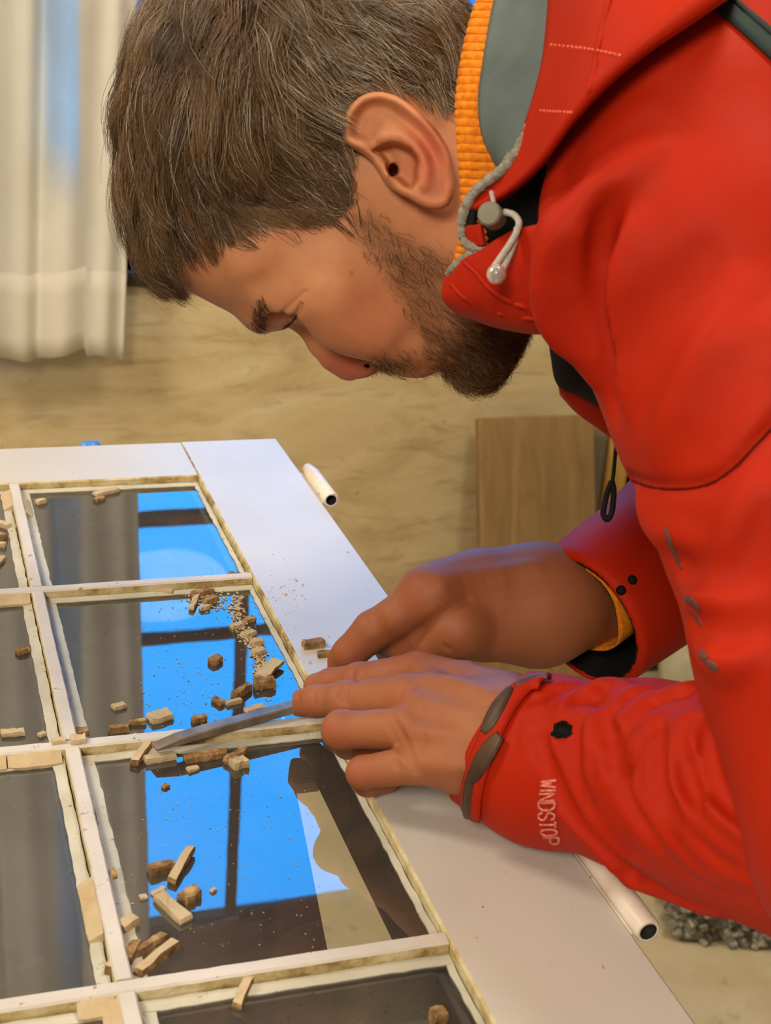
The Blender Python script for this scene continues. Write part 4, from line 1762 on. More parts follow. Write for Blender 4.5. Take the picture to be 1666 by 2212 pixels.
tint[:len(HVt), 1] = stub_h
r_ = 0.75 * np.exp(-(((px_ - 930) / 60) ** 2 + ((py_ - 330) / 110) ** 2)) * (np.abs(HVt[:, 2]) > 70)
r_ = np.maximum(r_, 0.75 * np.exp(-(((px_ - 745) / 60) ** 2 + ((py_ - 795) / 45) ** 2)))
r_ = np.maximum(r_, 0.35 * np.exp(-(((px_ - 790) / 90) ** 2 + ((py_ - 690) / 70) ** 2)))
r_ = np.maximum(r_, 0.12 * np.exp(-(((px_ - 410) / 60) ** 2 + ((py_ - 570) / 60) ** 2)))
lips = 0.6 * np.exp(-(((px_ - 910) / 22) ** 2 + ((py_ - 788) / 12) ** 2))
tint[:len(HVt), 0] = np.maximum(r_, lips)
mole = np.exp(-(((px_ - 760) / 5.5) ** 2 + ((py_ - 590) / 6.5) ** 2))
tint[:len(HVt), 1] = np.maximum(tint[:len(HVt), 1], 0.45 * mole * (HVt[:, 2] > 0))
# knuckles and finger tips a little redder
hand_c = (BVa[len(HVt):] - CAM) @ AX.T
hx, hy = 833 + FPX * hand_c[:, 0] / hand_c[:, 2], 1106 + FPX * hand_c[:, 1] / hand_c[:, 2]
rr_ = np.zeros(len(hx))
for (x, y, r0, a0) in ((650, 1518, 40, .5), (720, 1585, 40, .55), (765, 1668, 45, .55), (745, 1505, 28, .3), (885, 1440, 50, .45), (870, 1510, 45, .4), (890, 1270, 60, .35), (740, 1430, 60, .4), (905, 1590, 60, .2)):
    rr_ = np.maximum(rr_, a0 * np.exp(-(((hx - x) / r0) ** 2 + ((hy - y) / r0) ** 2)))
tint[len(HVt):, 0] = rr_
tint[len(HVt):, 2] = np.where(hand_c[:, 2] > .70 + .0 * hx, .62, .45) * 0 + .58 + .2 * sstep(1470 - hy, -40, 60) * (hx > 690)  # ruddier hands, with the body's shade painted in, deepest on the far hand
tint[:, 0] = np.clip(tint[:, 0], 0, 1)
av = body.data.attributes.new('tint', 'FLOAT_COLOR', 'POINT')
av.data.foreach_set('color', tint.ravel())

# eyes
p = Mat('eye', lin(226, 216, 206), 0.12, 0.6)
v = p.n('ShaderNodeVectorMath', operation='DISTANCE')
p.l(p.n('ShaderNodeTexCoord').outputs['Object'], v.inputs[0])
v.inputs[1].default_value = (0, 0, 1)
p.color(p.ramp(v.outputs['Value'], [(0.20, lin(12, 9, 8)), (0.24, lin(70, 50, 30)), (0.44, lin(86, 66, 42)), (0.50, lin(226, 216, 206))]))
M_EYE = p.m
for s in (1, -1):
    import bmesh as _bm
    bm = _bm.new()
    _bm.ops.create_uvsphere(bm, u_segments=24, v_segments=16, radius=1.0)
    me = bpy.data.meshes.new('eyeball')
    bm.to_mesh(me)
    bm.free()
    me.materials.append(M_EYE)
    me.polygons.foreach_set('use_smooth', [True] * len(me.polygons))
    o = bpy.data.objects.new('eyeball', me)
    COL.objects.link(o)
    ec_ = eye_c.copy()
    ec_[2] *= s
    cw = c2w(h2c(ec_))
    gaze = (HF * 0.90 + HD * 0.42) @ AX
    q = Vector(gaze).to_track_quat('Z', 'Y')
    o.parent = person
    o.matrix_parent_inverse = Matrix.Translation(-person.location)
    o.matrix_basis = Matrix.LocRotScale(Vector(cw), q, Vector((11.9 * HU,) * 3))

# ------------------------------------------------------------------ jacket
JVt, JVq = JV.mesh()
JFt, JFq = JF.mesh()
JC = np.concatenate([JVt, JFt])
JQ = np.concatenate([JVq, JFq + len(JVt)])
jacket = np_mesh('jacket', c2w(JC), JQ, M_RED, person)
jacket['label'] = 'red softshell jacket'
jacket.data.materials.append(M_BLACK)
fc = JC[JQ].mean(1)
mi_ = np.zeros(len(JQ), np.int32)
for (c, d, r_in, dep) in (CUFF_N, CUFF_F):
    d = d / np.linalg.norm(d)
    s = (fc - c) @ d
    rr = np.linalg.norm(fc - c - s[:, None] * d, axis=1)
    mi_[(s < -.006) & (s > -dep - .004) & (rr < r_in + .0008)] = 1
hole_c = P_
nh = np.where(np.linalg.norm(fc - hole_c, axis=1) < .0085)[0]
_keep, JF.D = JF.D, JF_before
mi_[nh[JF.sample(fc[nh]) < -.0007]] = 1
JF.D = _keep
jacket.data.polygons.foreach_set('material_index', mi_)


def C3(lst):
    return np.array([cp(*q) for q in lst])


def loft(name, curves, m, parent, n=60, cross=8, thick=0.002, ripple=None, label=None):
    """cloth sheet through a row of 3-D curves, given real thickness"""
    R0 = np.array([spline(C3(c) if len(c[0]) == 3 else c, n) for c in curves])     # (k, n, 3)
    S = np.array([spline(R0[:, i], cross) for i in range(n)])                      # (n, cross, 3)
    if ripple is not None:
        S = ripple(S)
    V = S.reshape(-1, 3)
    Q = []
    for i in range(n - 1):
        for j in range(cross - 1):
            a = i * cross + j
            Q.append((a, a + 1, a + cross + 1, a + cross))
    o = np_mesh(name, c2w(V), np.array(Q), m, parent)
    md = o.modifiers.new('thick', 'SOLIDIFY')
    md.thickness = thick
    md.offset = 0
    if label:
        o['label'] = label
    SHEET[name] = S
    return o


SHEET = {}


def on_sheet(name, pts, n, lift=.0016):
    """points of a cloth sheet that the photograph shows along a pixel line"""
    S = SHEET[name].reshape(-1, 3)
    x, y = 833 + FPX * S[:, 0] / S[:, 2], 1106 + FPX * S[:, 1] / S[:, 2]
    out = []
    for a, b in spline(pts, n):
        w = 1.0 / ((x - a) ** 2 + (y - b) ** 2 + 2.0) ** 2
        z = (S[:, 2] * w).sum() / w.sum()
        out.append(cp(a, b, z - lift))
    return np.array(out)


def ribbon(name, vol, pts, w, m, parent, n=24, raise_=.0004, th=.0008, taper=False, wpx=None):
    """band laid on a surface: seams, tapes, prints"""
    px = spline(pts, n)
    A = []
    for i, (x, y) in enumerate(px):
        P, hit = first_hit(vol, x, y)
        A.append((P, vol.grad(P), hit))
    A = [q for q in A if q[2]]
    if len(A) < 3:
        return None
    P = np.array([q[0] for q in A])
    N = np.array([q[1] for q in A])
    T = np.gradient(P, axis=0)
    T /= np.linalg.norm(T, axis=1)[:, None] + 1e-9
    B = np.cross(N, T)
    B /= np.linalg.norm(B, axis=1)[:, None] + 1e-9
    V = []
    k = len(P)
    cols = (-1, -.5, 0, .5, 1)
    for i in range(k):
        ww = w * (math.sin(math.pi * (i + .5) / k) ** .45 if taper else 1.0)
        for c in cols:
            q = P[i] + B[i] * (c * ww / 2)
            d = vol.sample(q)
            g = vol.grad(q)
            V.append(q - g * d + g * (raise_ + th * (1 - abs(c) ** 6)))
    V = np.array(V)
    kk = len(cols)
    Q = []
    for i in range(k - 1):
        for j in range(kk - 1):
            a = i * kk + j
            Q.append((a, a + 1, a + kk + 1, a + kk))
    o = np_mesh(name, c2w(V), np.array(Q), m, parent)
    md = o.modifiers.new('thick', 'SOLIDIFY')
    md.thickness = th * 1.2
    return o


# ribbed orange collar of the sweater inside the jacket
OC_A = [(1090, -90, .615), (1050, -30, .596), (1020, 60, .584), (1001, 150, .578), (993, 230, .575), (996, 310, .575), (1003, 390, .577), (1005, 460, .581), (1000, 520, .586), (985, 575, .593), (965, 640, .612)]
OC_M = [(x + 34, y + 2, d - .004) for x, y, d in OC_A]
OC_B = [(x + 84, y + 4, d - .003) for x, y, d in OC_A]
OC_I = [(x + 16, y, d + .012) for x, y, d in OC_A]


def rib(S):
    n, c = S.shape[:2]
    for i in range(n):
        S[i, :, 2] -= 0.0009 * (0.5 + 0.5 * math.sin(2 * math.pi * i / 7.0))
        S[i, :, 0] -= 0.0005 * (0.5 + 0.5 * math.sin(2 * math.pi * i / 7.0))
    return S


loft('sweater_collar', [OC_I, OC_A, OC_M, OC_B], M_ORANGE, person, 330, 12, .003, rib, 'orange ribbed sweater collar')

# hood: grey lining, red outer cloth folded on the shoulder
HL0 = [(1085, -60, .592), (1062, 40, .580), (1047, 130, .573), (1037, 215, .568), (1044, 285, .567), (1064, 335, .568), (1082, 368, .570)]
HL1 = [(1135, -60, .572), (1122, 60, .561), (1106, 160, .555), (1088, 240, .552), (1080, 305, .554), (1084, 350, .558), (1090, 374, .563)]
HL2 = [(1195, -60, .552), (1189, 40, .545), (1180, 130, .540), (1162, 205, .538), (1142, 265, .539), (1118, 328, .544), (1098, 378, .552)]
loft('hood_lining', [HL0, HL1, HL2], M_LINING, jacket, 40, 14, .002, None, 'grey inner lining of the hood')
H0 = [(1192, -60, .551), (1186, 40, .544), (1176, 130, .539), (1158, 205, .537), (1138, 268, .538), (1112, 338, .543), (1072, 394, .552), (1034, 424, .561), (1010, 438, .566)]
H1 = [(1330, -60, .512), (1300, 30, .509), (1265, 120, .510), (1222, 205, .515), (1184, 285, .522), (1142, 358, .532), (1092, 404, .546), (1048, 430, .557), (1018, 444, .564)]
H2 = [(1600, -50, .492), (1475, 40, .491), (1385, 105, .493), (1300, 180, .499), (1228, 262, .509), (1172, 340, .522), (1112, 400, .540), (1058, 434, .553), (1022, 450, .562)]
H3 = [(1590, -20, .53), (1470, 62, .53), (1382, 124, .53), (1298, 198, .535), (1226, 278, .54), (1170, 354, .548), (1110, 410, .555), (1058, 442, .563), (1024, 456, .568)]
loft('hood', [H0, H1, H2, H3], M_RED, jacket, 60, 26, .0024, None, 'red folded hood lying on the shoulder')
# black sheet standing in for the shade in the gap under the hood
loft('gap_shade', [[(1010, 440, .575), (1060, 425, .57), (1120, 395, .56), (1200, 340, .55), (1260, 300, .545)], [(1005, 500, .582), (1060, 500, .578), (1130, 480, .57), (1220, 440, .56), (1280, 420, .55)],
                  [(1000, 560, .588), (1060, 560, .585), (1130, 560, .58), (1220, 560, .57), (1290, 560, .56)]], M_BLACK, jacket, 30, 10, .002, None, 'black sheet standing in for the shade under the hood')
# standing front collar
K0 = [(968, 594, .578), (1003, 562, .568), (1044, 541, .559), (1075, 520, .552), (1112, 500, .544), (1160, 486, .535), (1215, 476, .524), (1290, 470, .515)]
K1 = [(961, 622, .580), (1003, 603, .569), (1048, 590, .558), (1086, 575, .550), (1125, 556, .542), (1165, 545, .536), (1220, 532, .527), (1295, 525, .52)]
K2 = [(962, 644, .582), (1010, 645, .571), (1060, 641, .561), (1100, 630, .553), (1140, 618, .545), (1180, 606, .540), (1225, 596, .534), (1300, 590, .525)]
K3 = [(985, 668, .587), (1040, 682, .577), (1090, 691, .568), (1125, 696, .561), (1155, 698, .555), (1185, 698, .551), (1230, 694, .545), (1305, 690, .54)]
K4 = [(1003, 676, .600), (1052, 694, .592), (1100, 705, .584), (1135, 710, .577), (1160, 712, .572), (1188, 712, .568), (1235, 711, .564), (1310, 710, .56)]
K5 = [(1020, 668, .68), (1060, 688, .68), (1105, 702, .68), (1140, 708, .68), (1165, 710, .68), (1195, 711, .68), (1240, 710, .68), (1310, 710, .68)]
col = loft('collar', [K0, K1, K2, K3, K4, K5], M_RED, jacket, 50, 34, .003, None, 'red standing collar under the beard')
for pts in ([(975, 612), (1000, 640), (1045, 664), (1095, 680), (1150, 688), (1184, 690)], [(1004, 566), (1030, 590), (1060, 625), (1110, 655), (1160, 668), (1184, 670)]):
    v, f = tube(c2w(on_sheet('collar', pts, 30, .0028)), .0012, 6)
    mesh_obj('collar_seam', v, f, M_RED, jacket, True)


def fuzzy_tube(name, pts, r, m, parent, seed, n=90):
    rnd = random.Random(seed)
    P = c2w(spline(C3(pts), n))
    V, Fc = tube(P, [r * rnd.uniform(.82, 1.16) * (0.6 + 0.4 * min(1, 8 * min(i, n - 1 - i) / n)) for i in range(n)], 9)
    V = [np.array(q) + np.array([rnd.gauss(0, r * .07) for _ in range(3)]) for q in V]
    return mesh_obj(name, V, Fc, m, parent, True)


fl = fuzzy_tube('fleece_trim', [(1146, 258, .537), (1130, 300, .5385), (1112, 335, .541), (1085, 368, .546), (1050, 394, .553), (1022, 420, .559), (1004, 455, .564), (998, 490, .567), (1004, 520, .568), (1030, 536, .563), (1050, 536, .560)], .0021, M_FLEECE, jacket, 3)
fl['label'] = 'grey fleece edge of the collar'
fuzzy_tube('fleece_trim', [(1050, 546, .561), (1020, 548, .566), (1000, 562, .569), (982, 578, .573), (966, 598, .578)], .0019, M_FLEECE, jacket, 4, 50)
fuzzy_tube('fleece_trim', [(1132, 318, .545), (1112, 322, .549), (1100, 340, .549), (1082, 372, .553)], .0016, M_FLEECE, jacket, 5, 30)
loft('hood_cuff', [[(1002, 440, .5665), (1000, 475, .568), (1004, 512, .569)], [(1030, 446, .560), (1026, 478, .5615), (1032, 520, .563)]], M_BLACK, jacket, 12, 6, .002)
loft('collar_tab', [[(1006, 488, .5665), (1008, 512, .5675), (1016, 528, .567)], [(1040, 484, .5565), (1042, 505, .557), (1046, 530, .558)]], M_RED, jacket, 12, 6, .002)

# drawcord toggle, cord loop and clear bead
tg = C3([(1063, 466, .5455)])[0]
tdir = np.array([-0.35, -0.05, -0.93])
v, f = tube(c2w(np.array([tg - tdir * .0042, tg - tdir * .0040, tg + tdir * .0035, tg + tdir * .0044])), [.0042, .0047, .0047, .0041], 24)
tgo = mesh_obj('toggle', v, f, M_PLASTIC, jacket, False)
tgo['label'] = 'round grey cord toggle'
v, f = tube(c2w(np.array([tg + tdir * .0043, tg + tdir * .0050])), [.0034, .0032], 20)
v, f = tube(c2w(spline(C3([(1067, 448, .5455), (1066, 432, .548), (1062, 415, .551)]), 10)), .0010, 8)
mesh_obj('drawcord', v, f, M_CORD, jacket, True)
v, f = tube(c2w(spline(C3([(1090, 458, .544), (1110, 464, .541), (1121, 478, .539), (1118, 497, .537), (1100, 530, .535), (1078, 562, .534), (1063, 585, .534), (1060, 597, .534), (1067, 603, .534)]), 50)), .0013, 10)
dc = mesh_obj('drawcord', v, f, M_CORD, jacket, True)
dc['label'] = 'grey drawcord loop'
v, f = tube(c2w(spline(C3([(1117, 492, .539), (1114, 515, .538), (1104, 545, .537), (1090, 575, .537), (1082, 592, .536)]), 30)), .0012, 10)
mesh_obj('drawcord', v, f, M_CORD, jacket, True)


def ball(name, c, r, m, parent, sc=(1, 1, 1)):
    V, Fc = [], []
    nu, nv = 18, 12
    for j in range(nv + 1):
        th = math.pi * j / nv
        for i in range(nu):
            a = 2 * math.pi * i / nu
            V.append(c + r * np.array([sc[0] * math.sin(th) * math.cos(a), sc[1] * math.sin(th) * math.sin(a), sc[2] * math.cos(th)]))
    for j in range(nv):
        for i in range(nu):
            i2 = (i + 1) % nu
            Fc.append((j * nu + i, j * nu + i2, (j + 1) * nu + i2, (j + 1) * nu + i))
    return mesh_obj(name, c2w(np.array(V)), Fc, m, parent, True)


ball('cord_bead', C3([(1073, 592, .5335)])[0], .0038, M_BEAD, jacket)['label'] = 'clear plastic cord end'

# zip pull hanging from the chest on a black cord
zc = .645
v, f = tube(c2w(spline(C3([(1334, 930, zc), (1330, 975, zc), (1326, 1020, zc), (1322, 1048, zc)]), 20)), .0009, 8)
zp = mesh_obj('zip_cord', v, f, M_BLACK, jacket, True)
v, f = tube(c2w(spline(C3([(1322, 1040, zc), (1313, 1062, zc), (1306, 1090, zc), (1304, 1112, zc), (1312, 1122, zc), (1320, 1112, zc), (1325, 1085, zc), (1326, 1058, zc), (1322, 1040, zc)]), 40)), .0014, 8)
mesh_obj('zip_pull', v, f, M_BLACK, jacket, True)['label'] = 'black loop-shaped zip pull'

# tapes, prints, straps
ribbon('shoulder_tape', JV, [(1530, -20), (1575, 25), (1625, 70), (1690, 130), (1780, 215), (1880, 320), (1980, 440)], .0085, M_TAPE, jacket, 48)
ribbon('shoulder_tape', JV, [(1555, -20), (1590, 18), (1635, 55), (1700, 110), (1790, 192), (1890, 295), (1990, 412)], .0022, M_TAPE, jacket, 48, .0012)
for pts, w in (([(1438, 1140), (1445, 1165), (1455, 1190), (1468, 1215)], .0030), ([(1452, 1180), (1462, 1205), (1472, 1228)], .0022),
               ([(1480, 1292), (1498, 1302), (1512, 1320)], .0034), ([(1492, 1315), (1506, 1335), (1516, 1352)], .0020),
               ([(1514, 1408), (1525, 1425)], .0030), ([(1524, 1430), (1540, 1440), (1552, 1446)], .0034)):
    ribbon('reflective_print', JV, pts, w, M_PRINT, jacket, 12, .0001, .00012, True)
Z0 = [(1225, 700, .575), (1235, 745, .575), (1262, 790, .578), (1310, 835, .582), (1370, 880, .59)]
Z1 = [(1190, 715, .60), (1197, 770, .60), (1210, 828, .60), (1250, 848, .605), (1315, 884, .61)]
Z2 = [(1240, 715, .63), (1250, 770, .63), (1270, 815, .63), (1310, 848, .63), (1370, 884, .635)]
loft('front_zip', [Z0, Z1, Z2], M_BLACK, jacket, 24, 8, .003, None, 'black zip down the front')
F0 = [(1206, 815, .605), (1240, 838, .608), (1290, 866, .612), (1350, 905, .62)]
F1 = [(1214, 846, .618), (1246, 880, .625), (1295, 916, .632), (1352, 958, .64)]
F2 = [(1230, 840, .69), (1262, 868, .70), (1305, 900, .70), (1360, 940, .70)]
loft('front_panel', [F0, F1, F2], M_RED, jacket, 24, 12, .003, None, 'red far front panel of the jacket')
# cuff strap of the near sleeve with two rubber pads
ribbon('cuff_strap', JF, [(1178, 1478), (1140, 1486), (1108, 1512), (1085, 1548), (1060, 1600), (1040, 1650), (1026, 1700), (1020, 1752)], .0105, M_RED, jacket, 40, .0004, .0014)
for pts, w in (([(1108, 1500), (1088, 1530), (1068, 1566), (1056, 1586)], .0072), ([(1088, 1592), (1070, 1615), (1048, 1648), (1024, 1688)], .0074), ([(1032, 1670), (1022, 1715), (1020, 1752)], .0046)):
    ribbon('strap_pad', JF, pts, w, M_RUBBER, jacket, 20, .0020, .0012, True)
ribbon('strap_pad', JF, [(1190, 1474), (1150, 1478), (1118, 1494)], .0046, M_PRINT, jacket, 12, .0020, .0010, True)
M_SEAM = Mat('dark_seam', lin(92, 16, 8), 0.8, 0.1).m
A = np.array([first_hit(JV, x, y)[0] for x, y in spline([(1366, 1038), (1406, 1052), (1475, 1056), (1534, 1045), (1590, 1008), (1640, 955), (1690, 905)], 60)])
v, f = tube(c2w(A), .0006, 6)
mesh_obj('sleeve_seam', v, f, M_SEAM, jacket, True)
# far cuff: two press studs and the orange sleeve of the sweater
for x, y in ((1342, 1275), (1366, 1253)):
    P, hit = first_hit(JV, x, y)
    ball('press_stud', P, .0026, M_BLACK, jacket)
c, d, r_in, dep = CUFF_F
d = d / np.linalg.norm(d)
ref = np.cross(d, [0, 0, 1.0])
ref /= np.linalg.norm(ref)
b2 = np.cross(d, ref)


def ring_tube(name, c, d, prof, m, parent, wav=.03):
    ref = np.cross(d, [0, 0, 1.0])
    ref /= np.linalg.norm(ref)
    b2 = np.cross(d, ref)
    V, Fc = [], []
    sd = 48
    for (s, r_) in prof:
        for k in range(sd):
            a = 2 * math.pi * k / sd
            V.append(c + d * s + r_ * (1 + wav * math.sin(5 * a + 60 * s)) * (math.cos(a) * ref + math.sin(a) * b2))
    for i in range(len(prof) - 1):
        for k in range(sd):
            k2 = (k + 1) % sd
            Fc.append((i * sd + k, i * sd + k2, (i + 1) * sd + k2, (i + 1) * sd + k))
    o = mesh_obj(name, c2w(np.array(V)), Fc, m, parent, True)
    md = o.modifiers.new('thick', 'SOLIDIFY')
    md.thickness = .0015
    return o


off_ = (cp(1240, 1312, .766) - cp(1256, 1341, .765)) * 0.9
ring_tube('sweater_cuff', c + off_, d, [(-.040, .0295), (-.020, .0290), (-.006, .0285), (-.003, .0280), (-.006, .0270), (-.03, .0265)], M_ORANGE, person)['label'] = 'orange sweater cuff inside the far sleeve'

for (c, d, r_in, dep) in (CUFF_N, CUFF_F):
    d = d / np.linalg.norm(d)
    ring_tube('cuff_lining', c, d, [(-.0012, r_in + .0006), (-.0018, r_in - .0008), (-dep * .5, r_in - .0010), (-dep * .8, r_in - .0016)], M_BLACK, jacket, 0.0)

# lettering on the sleeve, read downwards with the letter tops to the right
GL = {'W': [[(0, 0), (.25, 1), (.5, .3), (.75, 1), (1, 0)]], 'I': [[(.5, 0), (.5, 1)]], 'N': [[(0, 1), (0, 0), (1, 1), (1, 0)]],
      'D': [[(0, 0), (0, 1), (.6, 1), (1, .75), (1, .25), (.6, 0), (0, 0)]], 'S': [[(1, .22), (.75, 0), (.25, 0), (0, .22), (.1, .42), (.9, .6), (1, .8), (.75, 1), (.25, 1), (0, .78)]],
      'T': [[(0, 0), (1, 0)], [(.5, 0), (.5, 1)]], 'O': [[(.3, 0), (.7, 0), (1, .25), (1, .75), (.7, 1), (.3, 1), (0, .75), (0, .25), (.3, 0)]],
      'P': [[(0, 1), (0, 0), (.75, 0), (1, .15), (1, .4), (.75, .55), (0, .55)]]}
for ch, y0, y1, xb in (('W', 1686, 1701, 1171), ('I', 1705, 1711, 1170), ('N', 1715, 1730, 1168), ('D', 1734, 1750, 1167), ('S', 1755, 1771, 1167), ('T', 1774, 1788, 1169), ('O', 1791, 1804, 1172), ('P', 1808, 1822, 1176)):
    sp_ = []
    for st in GL[ch]:
        V, Q = [], []
        pts = [(xb + 34 * (1 - v_) - 2 + 0 * u, y0 + (y1 - y0) * u) for u, v_ in st]
        dense = []
        for a, b in zip(pts[:-1], pts[1:]):
            m_ = max(2, int(math.hypot(b[0] - a[0], b[1] - a[1]) / 4))
            dense += [(a[0] + (b[0] - a[0]) * k / m_, a[1] + (b[1] - a[1]) * k / m_) for k in range(m_)]
        dense.append(pts[-1])
        A = [first_hit(JF, x, y)[0] for x, y in dense]
        A = np.array([P - JF.grad(P) * (-.00025) for P in A])
        sp_.append(tube(c2w(A), .00058, 5))
    mesh_obj('sleeve_lettering', *merge(sp_), M_TEXT, jacket, True)

# stitched seams of the hood
def stitches(name, pts, n, m):
    P = spline(C3(pts), n * 2 + 1)
    prt = []
    for i in range(n):
        prt.append(tube(c2w(P[2 * i:2 * i + 2]), .00045, 5))
    o = mesh_obj(name, *merge(prt), m, jacket)
    o['kind'] = 'stuff'
    return o


p = Mat('red_thread', lin(232, 104, 70), 0.6)
p.color(p.ramp(p.noise(900, 2), [(0.3, lin(222, 90, 58)), (0.7, lin(240, 120, 86))]))
M_THREAD = p.m


def stitch_line(pts, n):
    P = on_sheet('hood', pts, n * 2 + 1, .0026)
    o = mesh_obj('stitching', *merge([tube(c2w(P[2 * i:2 * i + 2]), .0005, 5) for i in range(n)]), M_THREAD, jacket)
    o['kind'] = 'stuff'
    return o


stitch_line([(1190, 97), (1240, 102), (1290, 109), (1345, 121)], 17)
stitch_line([(1168, 239), (1200, 241), (1240, 243)], 10)
v, f = tube(c2w(on_sheet('hood', [(1318, -10), (1302, 60), (1290, 109), (1284, 150), (1262, 236)], 30, .0018)), .0011, 6)
mesh_obj('hood_seam', v, f, M_RED, jacket, True)

# trousers and boots (below and beside the frame), so that the man stands on the floor
TV = Vol((0.14, -0.74, 0.0), (0.84, -0.04, 1.12), 0.007)
hipc = np.array([0.46, -0.41, 0.98])
TV.cone(np.array([0.34, -0.41, 1.03]), hipc, .125, .14, .03)
for dy in (-.095, .085):
    TV.chain([hipc + [0.01, dy, -.04], np.array([0.53, -0.41 + dy * 1.25, .50]), np.array([0.64, -0.41 + dy * 1.35, .09])], [.095, .072, .060], .04)
v, q = TV.mesh()
p = Mat('dark_trousers', lin(52, 54, 58), 0.85, 0.2)
p.color(p.ramp(p.noise(30, 4), [(0.3, lin(44, 46, 50)), (0.7, lin(62, 64, 68))]))
np_mesh('trousers', v, q, p.m, person)
p = Mat('boot_leather', lin(70, 48, 30), 0.5, 0.4)
p.color(p.ramp(p.noise(30, 4), [(0.3, lin(58, 40, 24)), (0.7, lin(84, 60, 38))]))
for dy in (-.095, .085):
    BVo = Vol((0.38, -0.41 + dy * 1.35 - .09, -.01), (0.76, -0.41 + dy * 1.35 + .09, .16), 0.006)
    y = -0.41 + dy * 1.35
    BVo.chain([np.array([.66, y, .045]), np.array([.56, y, .042]), np.array([.47, y, .038])], [.044, .042, .036], .01)
    BVo.cone(np.array([.65, y, .05]), np.array([.65, y, .11]), .045, .048, .02)
    X, Y, Z = BVo.ax[0][:, None, None], BVo.ax[1][None, :, None], BVo.ax[2][None, None, :]
    BVo.D = np.maximum(BVo.D, (0.004 - Z) + 0 * X + 0 * Y).astype(np.float32)
    v, q = BVo.mesh()
    np_mesh('boot', v, q, p.m, person)
# ------------------------------------------------------------------ hair, beard, brows


def strand_mesh(name, P, rad, shade, m, parent):
    """P (n, k, 3) world points, rad (n, k); three-sided strands in one mesh with a shade per strand"""
    n, k = P.shape[:2]
    T = np.gradient(P, axis=1)
    T /= np.linalg.norm(T, axis=2, keepdims=True) + 1e-12
    ref = np.broadcast_to(np.array([0.3, -0.8, 0.52]), T.shape)
    N = np.cross(T, ref)
    N /= np.linalg.norm(N, axis=2, keepdims=True) + 1e-12
    B = np.cross(T, N)
    V = np.stack([P + rad[..., None] * (math.cos(a) * N + math.sin(a) * B) for a in (0, 2.094, 4.189)], 2)   # n,k,3,3
    base = (np.arange(n)[:, None, None] * k + np.arange(k - 1)[None, :, None]) * 3
    Q = []
    for s in range(3):
        s2 = (s + 1) % 3
        Q.append(np.concatenate([base + s, base + s2, base + 3 + s2, base + 3 + s], 2).reshape(-1, 4))
    o = np_mesh(name, V.reshape(-1, 3), np.concatenate(Q), m, parent)
    a = o.data.attributes.new('shade', 'FLOAT', 'POINT')
    a.data.foreach_set('value', np.repeat(shade, k * 3).astype(np.float32))
    return o


def hair_mat(name, stops, rough=0.32, spec=0.7):
    p = Mat(name, stops[0][1], rough, spec)
    a = p.n('ShaderNodeAttribute', attribute_name='shade')
    p.color(p.ramp(a.outputs['Fac'], stops))
    return p.m


M_HAIR = hair_mat('brown_hair', [(0.0, lin(40, 26, 13)), (0.40, lin(88, 62, 35)), (0.72, lin(134, 100, 60)), (0.86, lin(150, 132, 102)), (1.0, lin(214, 206, 188))])
M_BEARD = hair_mat('beard_hair', [(0.0, lin(34, 22, 12)), (0.5, lin(88, 58, 30)), (0.85, lin(140, 98, 54)), (1.0, lin(168, 138, 100))], 0.4, 0.5)

rng = np.random.default_rng(11)
tri = HVt[HVq]                                   # head quads
ctr = tri.mean(1)
area = np.linalg.norm(np.cross(tri[:, 2] - tri[:, 0], tri[:, 3] - tri[:, 1]), axis=1)
fx, fy = near_px(ctr)


def sample_roots(poly, n, soft=6.0, far=0.3, extra=None):
    w = area * (poly_sd(fx, fy, poly) < rng.normal(0, soft, len(fx)))
    w *= np.where(ctr[:, 2] < 0, far, 1.0)
    w *= (HV.sample(ctr * np.array([1, 1, 1])) > -3)
    onear_ = (np.abs(ctr[:, 2]) > 74) & (fx > 735) & (fx < 990) & (fy > 195) & (fy < 460)
    w = w * ~onear_
    if extra is not None:
        w = w * extra
    i = rng.choice(len(w), n, p=w / w.sum())
    u, v = rng.random((n, 1)), rng.random((n, 1))
    q = tri[i]
    return (q[:, 0] * (1 - u) + q[:, 1] * u) * (1 - v) + (q[:, 3] * (1 - u) + q[:, 2] * u) * v


def flow(P, guides):
    """tangential growing direction in head coordinates from directions drawn over the picture of the near side"""
    x, y = near_px(P)
    dx = idw(x, y, [(a, b, c) for a, b, c, d in guides])
    dy = idw(x, y, [(a, b, d) for a, b, c, d in guides])
    l = np.hypot(dx, dy) + 1e-6
    dx, dy = dx / l, dy / l
    return np.stack([dx * HF[0] + dy * HF[1], dx * HD[0] + dy * HD[1], np.zeros_like(dx)], -1)


def grow(R, guides, L, lift, K=9, wob=0.12, fall=1.3):
    P = [R]
    n = len(R)
    wv = rng.normal(0, wob, (n, 3))
    cur = R
    for i in range(K - 1):
        s = i / (K - 2)
        N = HV.grad(cur)
        t = flow(cur, guides) + wv + rng.normal(0, wob * .35, (n, 3))
        t -= N * (t * N).sum(1, keepdims=True)
        t /= np.linalg.norm(t, axis=1, keepdims=True) + 1e-9
        a = lift * (1 - fall * s)
        d = t * np.cos(a)[:, None] + N * np.sin(a)[:, None]
        cur = cur + d * (L / (K - 1))[:, None]
        dist = HV.sample(cur)
        push = np.maximum(0.8 - dist, 0)
        cur = cur + HV.grad(cur) * push[:, None]
        P.append(cur)
    return np.stack(P, 1)


